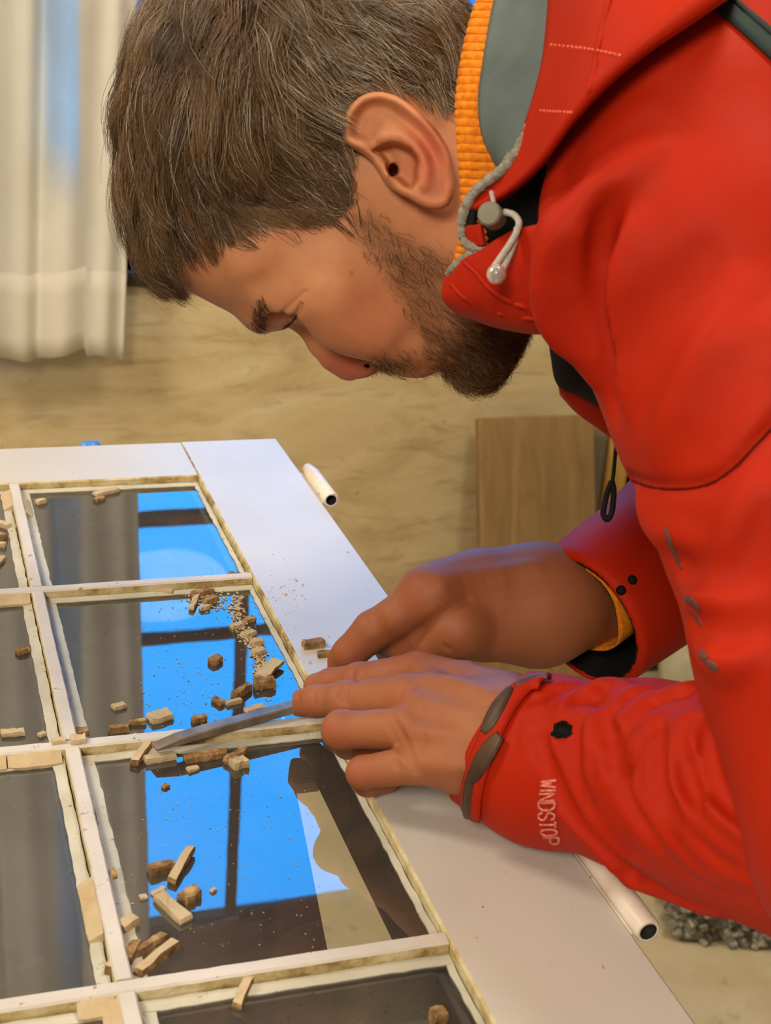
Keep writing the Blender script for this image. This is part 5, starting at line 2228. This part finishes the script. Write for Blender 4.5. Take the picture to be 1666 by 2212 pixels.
def clump(P, n_guides, amount, spread=0.35):
    n, K = P.shape[:2]
    gi = rng.choice(n, n_guides, replace=False)
    R = P[:, 0].astype(np.float32)
    G = R[gi]
    best = np.zeros(n, int)
    for a in range(0, n, 4000):
        best[a:a + 4000] = ((R[a:a + 4000, None] - G[None]) ** 2).sum(2).argmin(1)
    g = P[gi][best]
    s = np.linspace(0, 1, K)[None, :, None]
    tgt = g + (P[:, :1] - g[:, :1]) * (1 - (1 - spread) * s)
    w = amount * s ** 0.8
    return P * (1 - w) + tgt * w, best


HG = [(260, 60, -.10, 1), (250, 250, .0, 1), (255, 430, .10, 1), (300, 560, .10, 1), (350, 200, -.12, 1), (340, 400, .0, 1), (400, 510, .40, .9), (360, 590, .35, .95), (450, 80, -.30, .95), (430, 300, -.10, 1),
      (470, 440, .40, .9), (520, 240, .15, 1), (550, 100, .0, 1), (560, 370, .45, .9), (550, 475, .85, .5), (640, 455, .95, .3), (720, 450, .92, .4), (770, 470, .6, .8), (640, 320, .75, .66), (720, 300, .8, .6), (650, 170, .6, .8),
      (650, 40, .4, .9), (760, 180, .85, .5), (780, 50, .8, .6), (880, 110, .85, .5), (900, 20, .85, .5), (990, 60, .8, .6), (960, 150, .5, .85), (985, 210, .3, .95), (300, -80, -.3, .95), (500, -150, .1, 1), (700, -150, .6, .8), (900, -100, .9, .4)]
LN = [(250, 300, 60), (260, 100, 62), (320, 560, 42), (300, 480, 50), (375, 585, 18), (450, 200, 58), (420, 480, 22), (400, 540, 14), (450, 520, 13), (500, 515, 12), (560, 480, 13), (700, 465, 12), (765, 440, 7), (742, 300, 13), (650, 300, 28), (600, 120, 46), (800, 150, 28), (900, 150, 22),
      (985, 215, 13), (985, 60, 36), (940, -30, 40), (850, 0, 36), (640, 420, 18), (500, -120, 60), (800, 188, 14), (900, 212, 12)]
LF = [(250, 300, .62), (260, 100, .70), (320, 560, .92), (300, 480, .85), (375, 585, .6), (450, 200, .50), (420, 480, .34), (560, 480, .22), (700, 465, .20), (765, 440, .2), (742, 300, .22), (650, 300, .30), (600, 120, .46), (800, 150, .34), (900, 150, .32),
      (985, 215, .3), (985, 60, .6), (940, -30, .6), (850, 0, .42), (500, -120, .75)]
NH = 22500
R = sample_roots(HAIRLINE, NH, 5.0, 0.34)
x, y = near_px(R)
Lh = idw(x, y, LN) * rng.uniform(0.6, 1.15, NH)
lf = idw(x, y, LF) * rng.uniform(0.55, 1.3, NH)
P = grow(R, HG, Lh, lf, 9, 0.24)
P0 = P
P, best = clump(P, 620, 0.80, 0.22)
P = P + rng.normal(0, 1, (NH, 1, 3)) * np.linspace(0, 1.1, 9)[None, :, None]
cl_shade = rng.normal(0, .15, NH)[best]
grey = np.exp(-(((x - 760) / 250) ** 2 + ((y - 140) / 200) ** 2))  # real greying, thickened here to paint the lamp highlights into the colour
sh = np.clip(0.43 + cl_shade + rng.normal(0, .10, NH), 0, .75)
fly = rng.random(NH) < .03
P[fly] = P0[fly] + rng.normal(0, 3.2, (fly.sum(), 1, 3)) * (np.linspace(0, 1, 9) ** 1.5)[None, :, None]
grey_glint = rng.random(NH) < 0.05 + 0.42 * grey
sh = np.where(grey_glint, rng.uniform(.78, 1.0, NH), sh)
rad = (rng.uniform(.10, .17, NH)[:, None] * np.linspace(1, .45, 9)[None, :]) * HU
hair = strand_mesh('hair', c2w(h2c(P)), rad, sh, M_HAIR, person)
hair['label'] = 'short greying brown hair with a falling fringe'

BG = [(775, 480, .5, .85), (800, 520, .55, .85), (850, 560, .6, .8), (900, 560, .7, .7), (950, 600, .7, .7), (880, 640, .75, .65), (900, 700, .8, .6), (960, 680, .85, .55), (1000, 740, .7, .7), (1000, 815, .35, .95), (1060, 800, .6, .8),
      (1120, 760, .85, .5), (1080, 690, .85, .5), (830, 778, .35, .95), (880, 778, .5, .85), (940, 760, .8, .6), (1160, 700, .9, .3)]
BLN = [(775, 480, 8), (850, 560, 10), (900, 640, 10), (960, 680, 10), (1000, 815, 12), (1060, 800, 13), (1120, 770, 12), (830, 785, 7), (890, 785, 5), (940, 720, 8), (870, 690, 6), (1000, 600, 7)]
lipgap = 1 - 0.93 * np.exp(-(((fx - 912) / 26) ** 2 + ((fy - 786) / 22) ** 2))
dens = lipgap * np.clip(0.22 + np.exp(-(((fx - 1060) / 110) ** 2 + ((fy - 770) / 85) ** 2)) * 1.6 + np.exp(-(((fx - 850) / 50) ** 2 + ((fy - 785) / 16) ** 2)) * 1.3
               + .35 * np.exp(-(((fx - 900) / 90) ** 2 + ((fy - 560) / 60) ** 2)), 0, 2)
NB = 8000
R = sample_roots(BEARD, NB, 12.0, 0.4, dens)
x, y = near_px(R)
Lb = idw(x, y, BLN) * rng.uniform(.6, 1.2, NB)
P = grow(R, BG, Lb, rng.uniform(.2, .6, NB), 6, 0.42, 1.2)
P, best = clump(P, 900, 0.5)
cu = np.linspace(0, 1, 6)[None, :, None]
P = P + rng.normal(0, 1.0, (NB, 1, 3)) * (cu ** 2) * (Lb / 9)[:, None, None] + rng.normal(0, .8, (NB, 1, 3)) * np.sin(cu * math.pi) * (Lb / 9)[:, None, None]
sh = np.clip(rng.normal(.58, .27, NB) - .12 * np.exp(-(((x - 1070) / 90) ** 2 + ((y - 780) / 70) ** 2)), 0, 1)
rad = ((rng.uniform(.07, .11, NB) + .05 * np.exp(-(((x - 1070) / 90) ** 2 + ((y - 780) / 70) ** 2)))[:, None] * np.linspace(1, .4, 6)[None, :]) * HU
strand_mesh('beard', c2w(h2c(P)), rad, sh, M_BEARD, person)['label'] = 'short dark brown full beard'

BROW = [(540, 694), (547, 664), (557, 645), (568, 638), (574, 652), (567, 680), (572, 706), (557, 712)]
R = sample_roots(BROW, 420, 3.0, 1.0)
P = grow(R, [(550, 650, .15, .98), (570, 690, .25, .95)], rng.uniform(4.5, 7.0, 420), rng.uniform(.2, .45, 420), 6, .25, 1.0)
strand_mesh('eyebrow', c2w(h2c(P)), (rng.uniform(.08, .12, 420)[:, None] * np.linspace(1, .4, 6)[None, :]) * HU, rng.uniform(.0, .45, 420), M_BEARD, person)
LASH = [(P3(622 + 26 * t, 690 - 24 * t * t, 22 + 21 * t)) for t in np.linspace(0, 1, 46)]
R = np.repeat(np.array(LASH), 2, 0) + rng.normal(0, .3, (92, 3))
R = np.concatenate([R, R * np.array([1, 1, -1])])
K = 5
s = np.linspace(0, 1, K)[None, :, None]
dirv = np.array([.80, .25, 0.35]) * np.sign(R[:, 2:3]) ** np.array([0, 0, 1]) if False else np.stack([np.full(len(R), .85), np.full(len(R), .15), .35 * np.sign(R[:, 2])], 1)
P = R[:, None, :] + s * 6.5 * dirv[:, None, :] + (s ** 2) * np.array([.6, -1.6, 0])
el = strand_mesh('eyelashes', c2w(h2c(P)), np.tile(np.linspace(.10, .04, K), (len(R), 1)) * HU, np.full(len(R), .1), M_BEARD, person)
el['kind'] = 'stuff'
# ------------------------------------------------------------------ chisel
p = Mat('worn_steel', lin(120, 112, 104), 0.42, 0.5)
p.b.inputs['Metallic'].default_value = 0.25
p.color(p.ramp(p.noise(60, 5), [(0.3, lin(92, 80, 68)), (0.6, lin(138, 126, 114)), (0.8, lin(166, 156, 146))])).bump(p.noise(300, 3), .15, .0005)
M_STEEL = p.m
p = Mat('tool_handle', lin(70, 86, 150), 0.4, 0.5)
p.color(p.ramp(p.noise(30, 3), [(0.3, lin(64, 80, 142)), (0.7, lin(80, 96, 162))]))
M_HANDLE = p.m
ch = empty('chisel', tuple(on_z(480, 1575, ZS)))
tag(ch, 'long steel chisel prying at the putty under the fingers', 'chisel')
t0 = on_z(333, 1614, ZS + .0012)
t1 = on_z(628, 1533, ZS + .0030)
ax_ = (t1 - t0) / np.linalg.norm(t1 - t0)
up_ = np.array([0, 0, 1.0]) - ax_ * ax_[2]
up_ /= np.linalg.norm(up_)
sd_ = np.cross(ax_, up_)
Lb_ = np.linalg.norm(t1 - t0) + .022


def bar(prof, m, name):
    """prof rows: (distance along, half width, lower, upper)"""
    V, Fc = [], []
    for (s, w, lo, hi) in prof:
        for (a, b) in ((-w, lo), (w, lo), (w, hi * .8), (w * .82, hi), (-w * .82, hi), (-w, hi * .8)):
            V.append(t0 + ax_ * s + sd_ * a + up_ * b)
    n = 6
    for i in range(len(prof) - 1):
        for k in range(n):
            k2 = (k + 1) % n
            Fc.append((i * n + k, i * n + k2, (i + 1) * n + k2, (i + 1) * n + k))
    Fc.append(tuple(range(n))[::-1])
    Fc.append(tuple(range((len(prof) - 1) * n, len(prof) * n)))
    return mesh_obj(name, V, Fc, m, ch)


bar([(0, .0034, -.0006, .0004), (.012, .0034, -.0006, .0030), (.03, .0034, -.0006, .0034), (Lb_, .0034, -.0006, .0036)], M_STEEL, 'blade')
bar([(Lb_ + .0002, .0036, -.0010, .0044), (Lb_ + .006, .0042, -.0018, .0052), (Lb_ + .03, .0044, -.0018, .0054), (Lb_ + .055, .0042, -.0014, .0052), (Lb_ + .058, .0034, -.0008, .0044)], M_HANDLE, 'handle')

# ------------------------------------------------------------------ putty and wood chips, each one a thing
G_ = 'loose chips scraped off the old sash'


def chip(p0, p1, wid, th, kind, label, z='g', tilt=0.0, seed=0, lift=0.0):
    rnd = random.Random(seed + int(p0[0] * 7 + p0[1] * 3))
    zz = {'g': ZS - .0061, 't': ZS + .0001, 'b': ZS - .0420}[z] + lift
    a, b = on_z(p0[0], p0[1], zz), on_z(p1[0], p1[1], zz)
    L_ = np.linalg.norm(b - a)
    e1 = (b - a) / L_
    e2 = np.array([-e1[1], e1[0], 0])
    w, t = wid / 2000.0, th / 1000.0
    n = 5
    out = []
    for i in range(n):
        out.append((L_ * (i / (n - 1) + (rnd.uniform(-.04, .04) if 0 < i < n - 1 else 0)), -w * rnd.uniform(.72, 1.05)))
    for i in range(n - 1, -1, -1):
        out.append((L_ * (i / (n - 1) + rnd.uniform(-.05, .05)), w * rnd.uniform(.72, 1.05)))
    V = []
    k = len(out)
    tl, tw = tilt, rnd.uniform(-.25, .25)
    zs_ = [[], [], []]
    for lay, (zf, sh) in enumerate(((0, .96), (.45, 1.0), (1.0, .93))):
        for (u, v) in out:
            h = t * zf * (rnd.uniform(.82, 1.12) if lay else 1)
            uu = L_ / 2 + (u - L_ / 2) * sh
            q = a + e1 * uu + e2 * v * sh
            V.append((q[0], q[1], zz + h + max(0, tl) * uu + max(0, -tl) * (L_ - uu)))
    Fc = [tuple(range(k))[::-1], tuple(range(2 * k, 3 * k))]
    for lay in (0, 1):
        for i in range(k):
            i2 = (i + 1) % k
            Fc.append((lay * k + i, lay * k + i2, (lay + 1) * k + i2, (lay + 1) * k + i))
    m = {'c': M_PUTTY, 'b': M_CHIPB, 'm': M_PUTTY}[kind]
    o = mesh_obj('putty_chip' if kind != 'b' else 'wood_chip', V, Fc, m)
    if kind == 'm':                                    # painted face, rough brown underside
        o.data.materials.append(M_CHIPB)
        for pl in o.data.polygons:
            if pl.normal[2] < .6:
                pl.material_index = 1
    tag(o, label, 'chip', G_)
    return o


CH = [
    ((322, 1276), (374, 1283), 5.5, 2.2, 'c', 'flat cream chip at the top of the second pane, left of the brown pile', 'g'),
    ((414, 1292), (458, 1281), 6, 4, 'b', 'largest brown chip of the pile under the upper glazing bar', 'g'),
    ((413, 1320), (428, 1288), 3.5, 3, 'c', 'narrow tan stick chip leaning out below the brown pile', 'g'),
    ((440, 1306), (470, 1296), 5, 3, 'b', 'small brown chip on the right side of the brown pile', 'g'),
    ((432, 1318), (452, 1314), 4, 2.4, 'c', 'tiny tan chip at the lower edge of the brown pile', 'g'),
    ((466, 1261), (500, 1254), 5, 3, 'c', 'cream chip resting against the upper glazing bar beside the stile', 'g'),
    ((492, 1248), (520, 1252), 5, 4, 'b', 'brown chip wedged between two cream chips in the pane corner', 'g'),
    ((512, 1250), (544, 1247), 4.5, 3, 'c', 'cream chip in the far right corner of the second pane', 'g'),
    ((500, 1358), (524, 1352), 5, 2.4, 'c', 'leftmost cream chip of the crumb trail along the stile', 'g'),
    ((530, 1345), (550, 1338), 4.5, 2.4, 'b', 'small brown chip at the upper end of the crumb trail', 'g'),
    ((524, 1376), (550, 1368), 5, 2.4, 'c', 'cream chip in the middle of the crumb trail, upper one', 'g'),
    ((545, 1392), (568, 1388), 5, 2.6, 'c', 'cream chip in the middle of the crumb trail, lower one', 'g'),
    ((546, 1414), (572, 1408), 5, 2.6, 'c', 'pale chip of the crumb trail level with the dark knot', 'g'),
    ((560, 1468), (600, 1436), 9, 2.4, 'm', 'broad tan chip with a raised edge above the dark block', 'g', .10),
    ((548, 1487), (595, 1482), 5, 5, 'b', 'dark brown block shaped chip before the fingertips', 'g'),
    ((506, 1508), (540, 1488), 4.5, 4, 'b', 'dark brown splinter left of the block shaped chip', 'g'),
    ((454, 1436), (476, 1426), 6, 3.4, 'b', 'single brown lump in the middle of the second pane', 'g'),
    ((460, 1514), (482, 1524), 4, 2.6, 'b', 'small curled brown chip above the chisel blade', 'g'),
    ((488, 1524), (522, 1516), 3, 2.4, 'c', 'thin tan sliver beside the dark brown splinter', 'g'),
    ((244, 1533), (270, 1525), 4.5, 2.2, 'c', 'lone tan chip in the left half of the second pane', 'g'),
    ((322, 1560), (368, 1546), 9, 3, 'c', 'large cream flake standing out above the lower glazing bar', 'g'),
    ((415, 1562), (445, 1553), 4, 3, 'b', 'dark narrow chip above the chisel blade middle', 'g'),
    ((278, 1566), (316, 1562), 3, 2.4, 'b', 'thin brown sliver left of the large cream flake', 'g'),
    ((236, 1583), (279, 1579), 4, 3.4, 'b', 'dark brown strip chip lying against the lower glazing bar', 'g'),
    ((530, 1540), (572, 1530), 5, 2.2, 'c', 'pinkish flake half hidden behind the chisel blade', 'g'),
    ((150, 1594), (190, 1586), 7, 3.6, 'b', 'dark crumbled chip in the pane corner by the bar crossing', 'g'),
    ((152, 1604), (186, 1601), 6, 3.0, 'c', 'cream chip lying on the crossing of two glazing bars', 't'),
    ((112, 1606), (142, 1602), 4, 2.0, 'c', 'flat cream flake on the bar just left of the crossing', 't'),
    ((272, 1617), (322, 1606), 6, 5.6, 'c', 'thick cream putty piece on the bar at the chisel tip', 'g'),
    ((290, 1656), (322, 1618), 5, 3.4, 'm', 'greyish chip leaning up at the chisel tip', 'g', .14),
    ((312, 1647), (380, 1636), 5, 3.2, 'c', 'long pale chip lying just below the chisel tip', 'g'),
    ((398, 1646), (492, 1632), 5, 3.4, 'b', 'longest brown chip below the chisel blade', 'g'),
    ((490, 1652), (530, 1624), 5, 3.4, 'b', 'brown wedge chip right of the longest brown chip', 'g'),
    ((500, 1660), (532, 1650), 7, 4, 'c', 'rounded cream chip under the chisel blade', 'g'),
    ((406, 1667), (428, 1660), 3.4, 1.6, 'c', 'tiny pale chip under the longest brown chip', 'g'),
    ((352, 1704), (364, 1698), 3, 1.4, 'b', 'small dark dot of a chip high in the third pane', 'g'),
    ((322, 1890), (378, 1874), 4.6, 4.2, 'b', 'brown chip with a cream lower edge in the third pane', 'g'),
    ((368, 1914), (414, 1842), 4.6, 3.6, 'm', 'long tan stick chip standing slanted in the third pane', 'g', .05),
    ((328, 1936), (356, 1920), 3, 1.4, 'c', 'thin pale flake above the largest cream chip', 'g'),
    ((342, 1940), (404, 1996), 7.0, 3.0, 'c', 'largest cream rectangular chip in the third pane', 'g'),
    ((394, 1952), (426, 1932), 6.5, 4, 'b', 'brown three cornered chip beside the largest cream chip', 'g'),
    ((302, 1942), (318, 1938), 3, 1.2, 'c', 'tiny pale speck left of the largest cream chip', 'g'),
    ((455, 1928), (466, 1922), 2, 1.2, 'c', 'tiny lone speck right of the brown three cornered chip', 'g'),
    ((260, 2016), (292, 1992), 6, 4, 'c', 'crumbly tan lump in the corner beside the vertical bar', 'g'),
    ((272, 2088), (296, 2048), 5, 4.6, 'b', 'dark purple brown chip upright against the vertical bar', 'g'),
    ((290, 2068), (358, 2030), 5, 4, 'b', 'upper of the two long brown strips in the pane corner', 'g'),
    ((296, 2112), (382, 2042), 4.5, 4, 'm', 'lower of the two long brown strips in the pane corner', 'g'),
    ((240, 2112), (262, 2076), 6, 5, 'm', 'wedge chip sitting on the left side of the vertical bar', 'g'),
    ((510, 2184), (540, 2122), 4, 3.4, 'm', 'ragged yellow strip leaning against the lowest glazing bar', 'g', .05),
    ((930, 2210), (962, 2200), 6, 5, 'b', 'dark brown lump at the bottom edge of the picture', 'g'),
    ((-6, 1134), (20, 1142), 5.5, 3, 'c', 'upper cream chip in the first pane of the left column', 'g'),
    ((-8, 1162), (14, 1166), 5, 4, 'b', 'dark chip below the upper cream chip at the left border', 'g'),
    ((-10, 1180), (12, 1182), 4, 3, 'c', 'yellowish chip under the dark chip at the left border', 'g'),
    ((-6, 1222), (8, 1206), 4, 2.4, 'c', 'lowest cream chip of the left column first pane', 'g'),
    ((36, 1414), (62, 1406), 5, 3, 'b', 'brown chip alone in the second pane of the left column', 'g'),
    ((2, 1590), (54, 1584), 5, 2.4, 'c', 'long tan flake in the lower part of the left column', 'g'),
    ((84, 1592), (98, 1586), 3.5, 1.6, 'c', 'tiny grey flake right of the long tan flake', 'g'),
    ((204, 1072), (256, 1060), 6, 2.6, 'c', 'big cream chip at the top of the first pane', 'g'),
    ((206, 1084), (224, 1078), 5, 2.4, 'b', 'small tan chip under the big cream chip of the first pane', 'g'),
    ((80, 1090), (98, 1084), 5, 3.0, 'c', 'pale cube shaped chip in the left corner of the first pane', 'g'),
    ((654, 1400), (700, 1394), 6, 4, 'b', 'ragged brown chip on the white stile near the far fingertip', 't'),
    ((684, 1418), (742, 1414), 5, 2.6, 'b', 'tan strip chip on the white stile touching the far fingertip', 't'),
    ((242, 1880), (250, 1900), 2.5, 1.5, 'b', 'tiny brown chip stuck on top of the vertical bar', 't'),
]
for i, c in enumerate(CH):
    chip(*c[:7], *(c[7:] if len(c) > 7 else ()), seed=i)

# fine crumbs: too many and too small to pick apart
rnd = random.Random(77)
parts = []


def crumb(x, y, zz, s):
    a = on_z(x, y, zz)
    v = [(rnd.uniform(.4, 1) * s * q[0], rnd.uniform(.4, 1) * s * q[1], rnd.uniform(.4, 1) * s * q[2]) for q in ((1, 0, 0), (-1, 0, 0), (0, 1, 0), (0, -1, 0), (0, 0, 1), (0, 0, -.1))]
    an = rnd.uniform(0, 6.28)
    v = [(a[0] + q[0] * math.cos(an) - q[1] * math.sin(an), a[1] + q[0] * math.sin(an) + q[1] * math.cos(an), zz + q[2] + .1 * s) for q in v]
    parts.append((v, [(0, 2, 4), (2, 1, 4), (1, 3, 4), (3, 0, 4), (2, 0, 5), (1, 2, 5), (3, 1, 5), (0, 3, 5)]))


trail = spline([(512, 1290), (514, 1330), (525, 1365), (548, 1395), (558, 1420), (566, 1450), (570, 1470)], 60)
for k in range(520):
    q = trail[rnd.randrange(60)]
    crumb(q[0] + rnd.gauss(0, 8), q[1] + rnd.gauss(0, 8), ZS - .006, rnd.uniform(.0004, .0017))
for k in range(150):
    crumb(rnd.gauss(455, 25), rnd.gauss(1298, 12), ZS - .006, rnd.uniform(.0004, .0014))
for k in range(260):
    crumb(rnd.uniform(300, 680), rnd.uniform(1300, 1570), ZS - .006, rnd.uniform(.0003, .0008))
for k in range(220):
    crumb(rnd.uniform(230, 700), rnd.uniform(1660, 2050), ZS - .006, rnd.uniform(.0002, .0006))
for k in range(60):
    crumb(rnd.gauss(272, 9), rnd.triangular(1900, 2090, 2060), ZS - .006, rnd.uniform(.0003, .0009))
for k in range(70):
    crumb(rnd.gauss(620, 40), rnd.gauss(1290, 50), ZS, rnd.uniform(.0003, .0009))
for x, y, s in ((640, 1255, .0016), (617, 1285, .0016), (670, 1432, .0016), (752, 1193, .0012), (1090, 1885, .001), (1028, 2026, .001), (1185, 2086, .001), (1300, 2090, .0012)):
    crumb(x, y, ZS, s)
cr = mesh_obj('crumbs', *merge(parts), M_PUTTY)
tag(cr, 'fine putty crumbs scattered over panes and stile', 'crumbs', None, 'stuff')

# things lying on the table beyond the far rail
p = Mat('blue_plastic', lin(70, 130, 220), 0.35)
p.color(p.ramp(p.noise(40, 3), [(0.3, lin(62, 120, 212)), (0.7, lin(84, 146, 230))]))
tb = TB + .0004
kn = empty('clamp_knob', (-.06, .11, tb))
tag(kn, 'blue and black plastic knob showing above the far rail', 'knob')
c0_ = on_y(196, 964, .105)
mesh_obj('knob_cap', *tube([(c0_[0] - .008, .105, c0_[2] - .005), (c0_[0] - .004, .105, c0_[2] - .001), (c0_[0] + .004, .105, c0_[2] - .001), (c0_[0] + .008, .105, c0_[2] - .004)], [.004, .0058, .0056, .003], 14), p.m, kn, True)
mesh_obj('knob_stem', *tube([(c0_[0] - .002, .105, tb), (c0_[0] - .002, .105, c0_[2] - .002)], .0045, 12), M_BLACK, kn, True)
c1_ = on_y(2, 966, .11)
wk = mesh_obj('wooden_peg', *tube([(c1_[0] - .004, .11, tb), (c1_[0] - .004, .11, c1_[2] - .002), (c1_[0] - .004, .11, c1_[2] + .004), (c1_[0] - .004, .11, c1_[2] + .006)], [.006, .006, .005, .002], 14), M_PINE_PALE, None, True)
tag(wk, 'small wooden peg standing behind the far rail at the left border', 'peg')
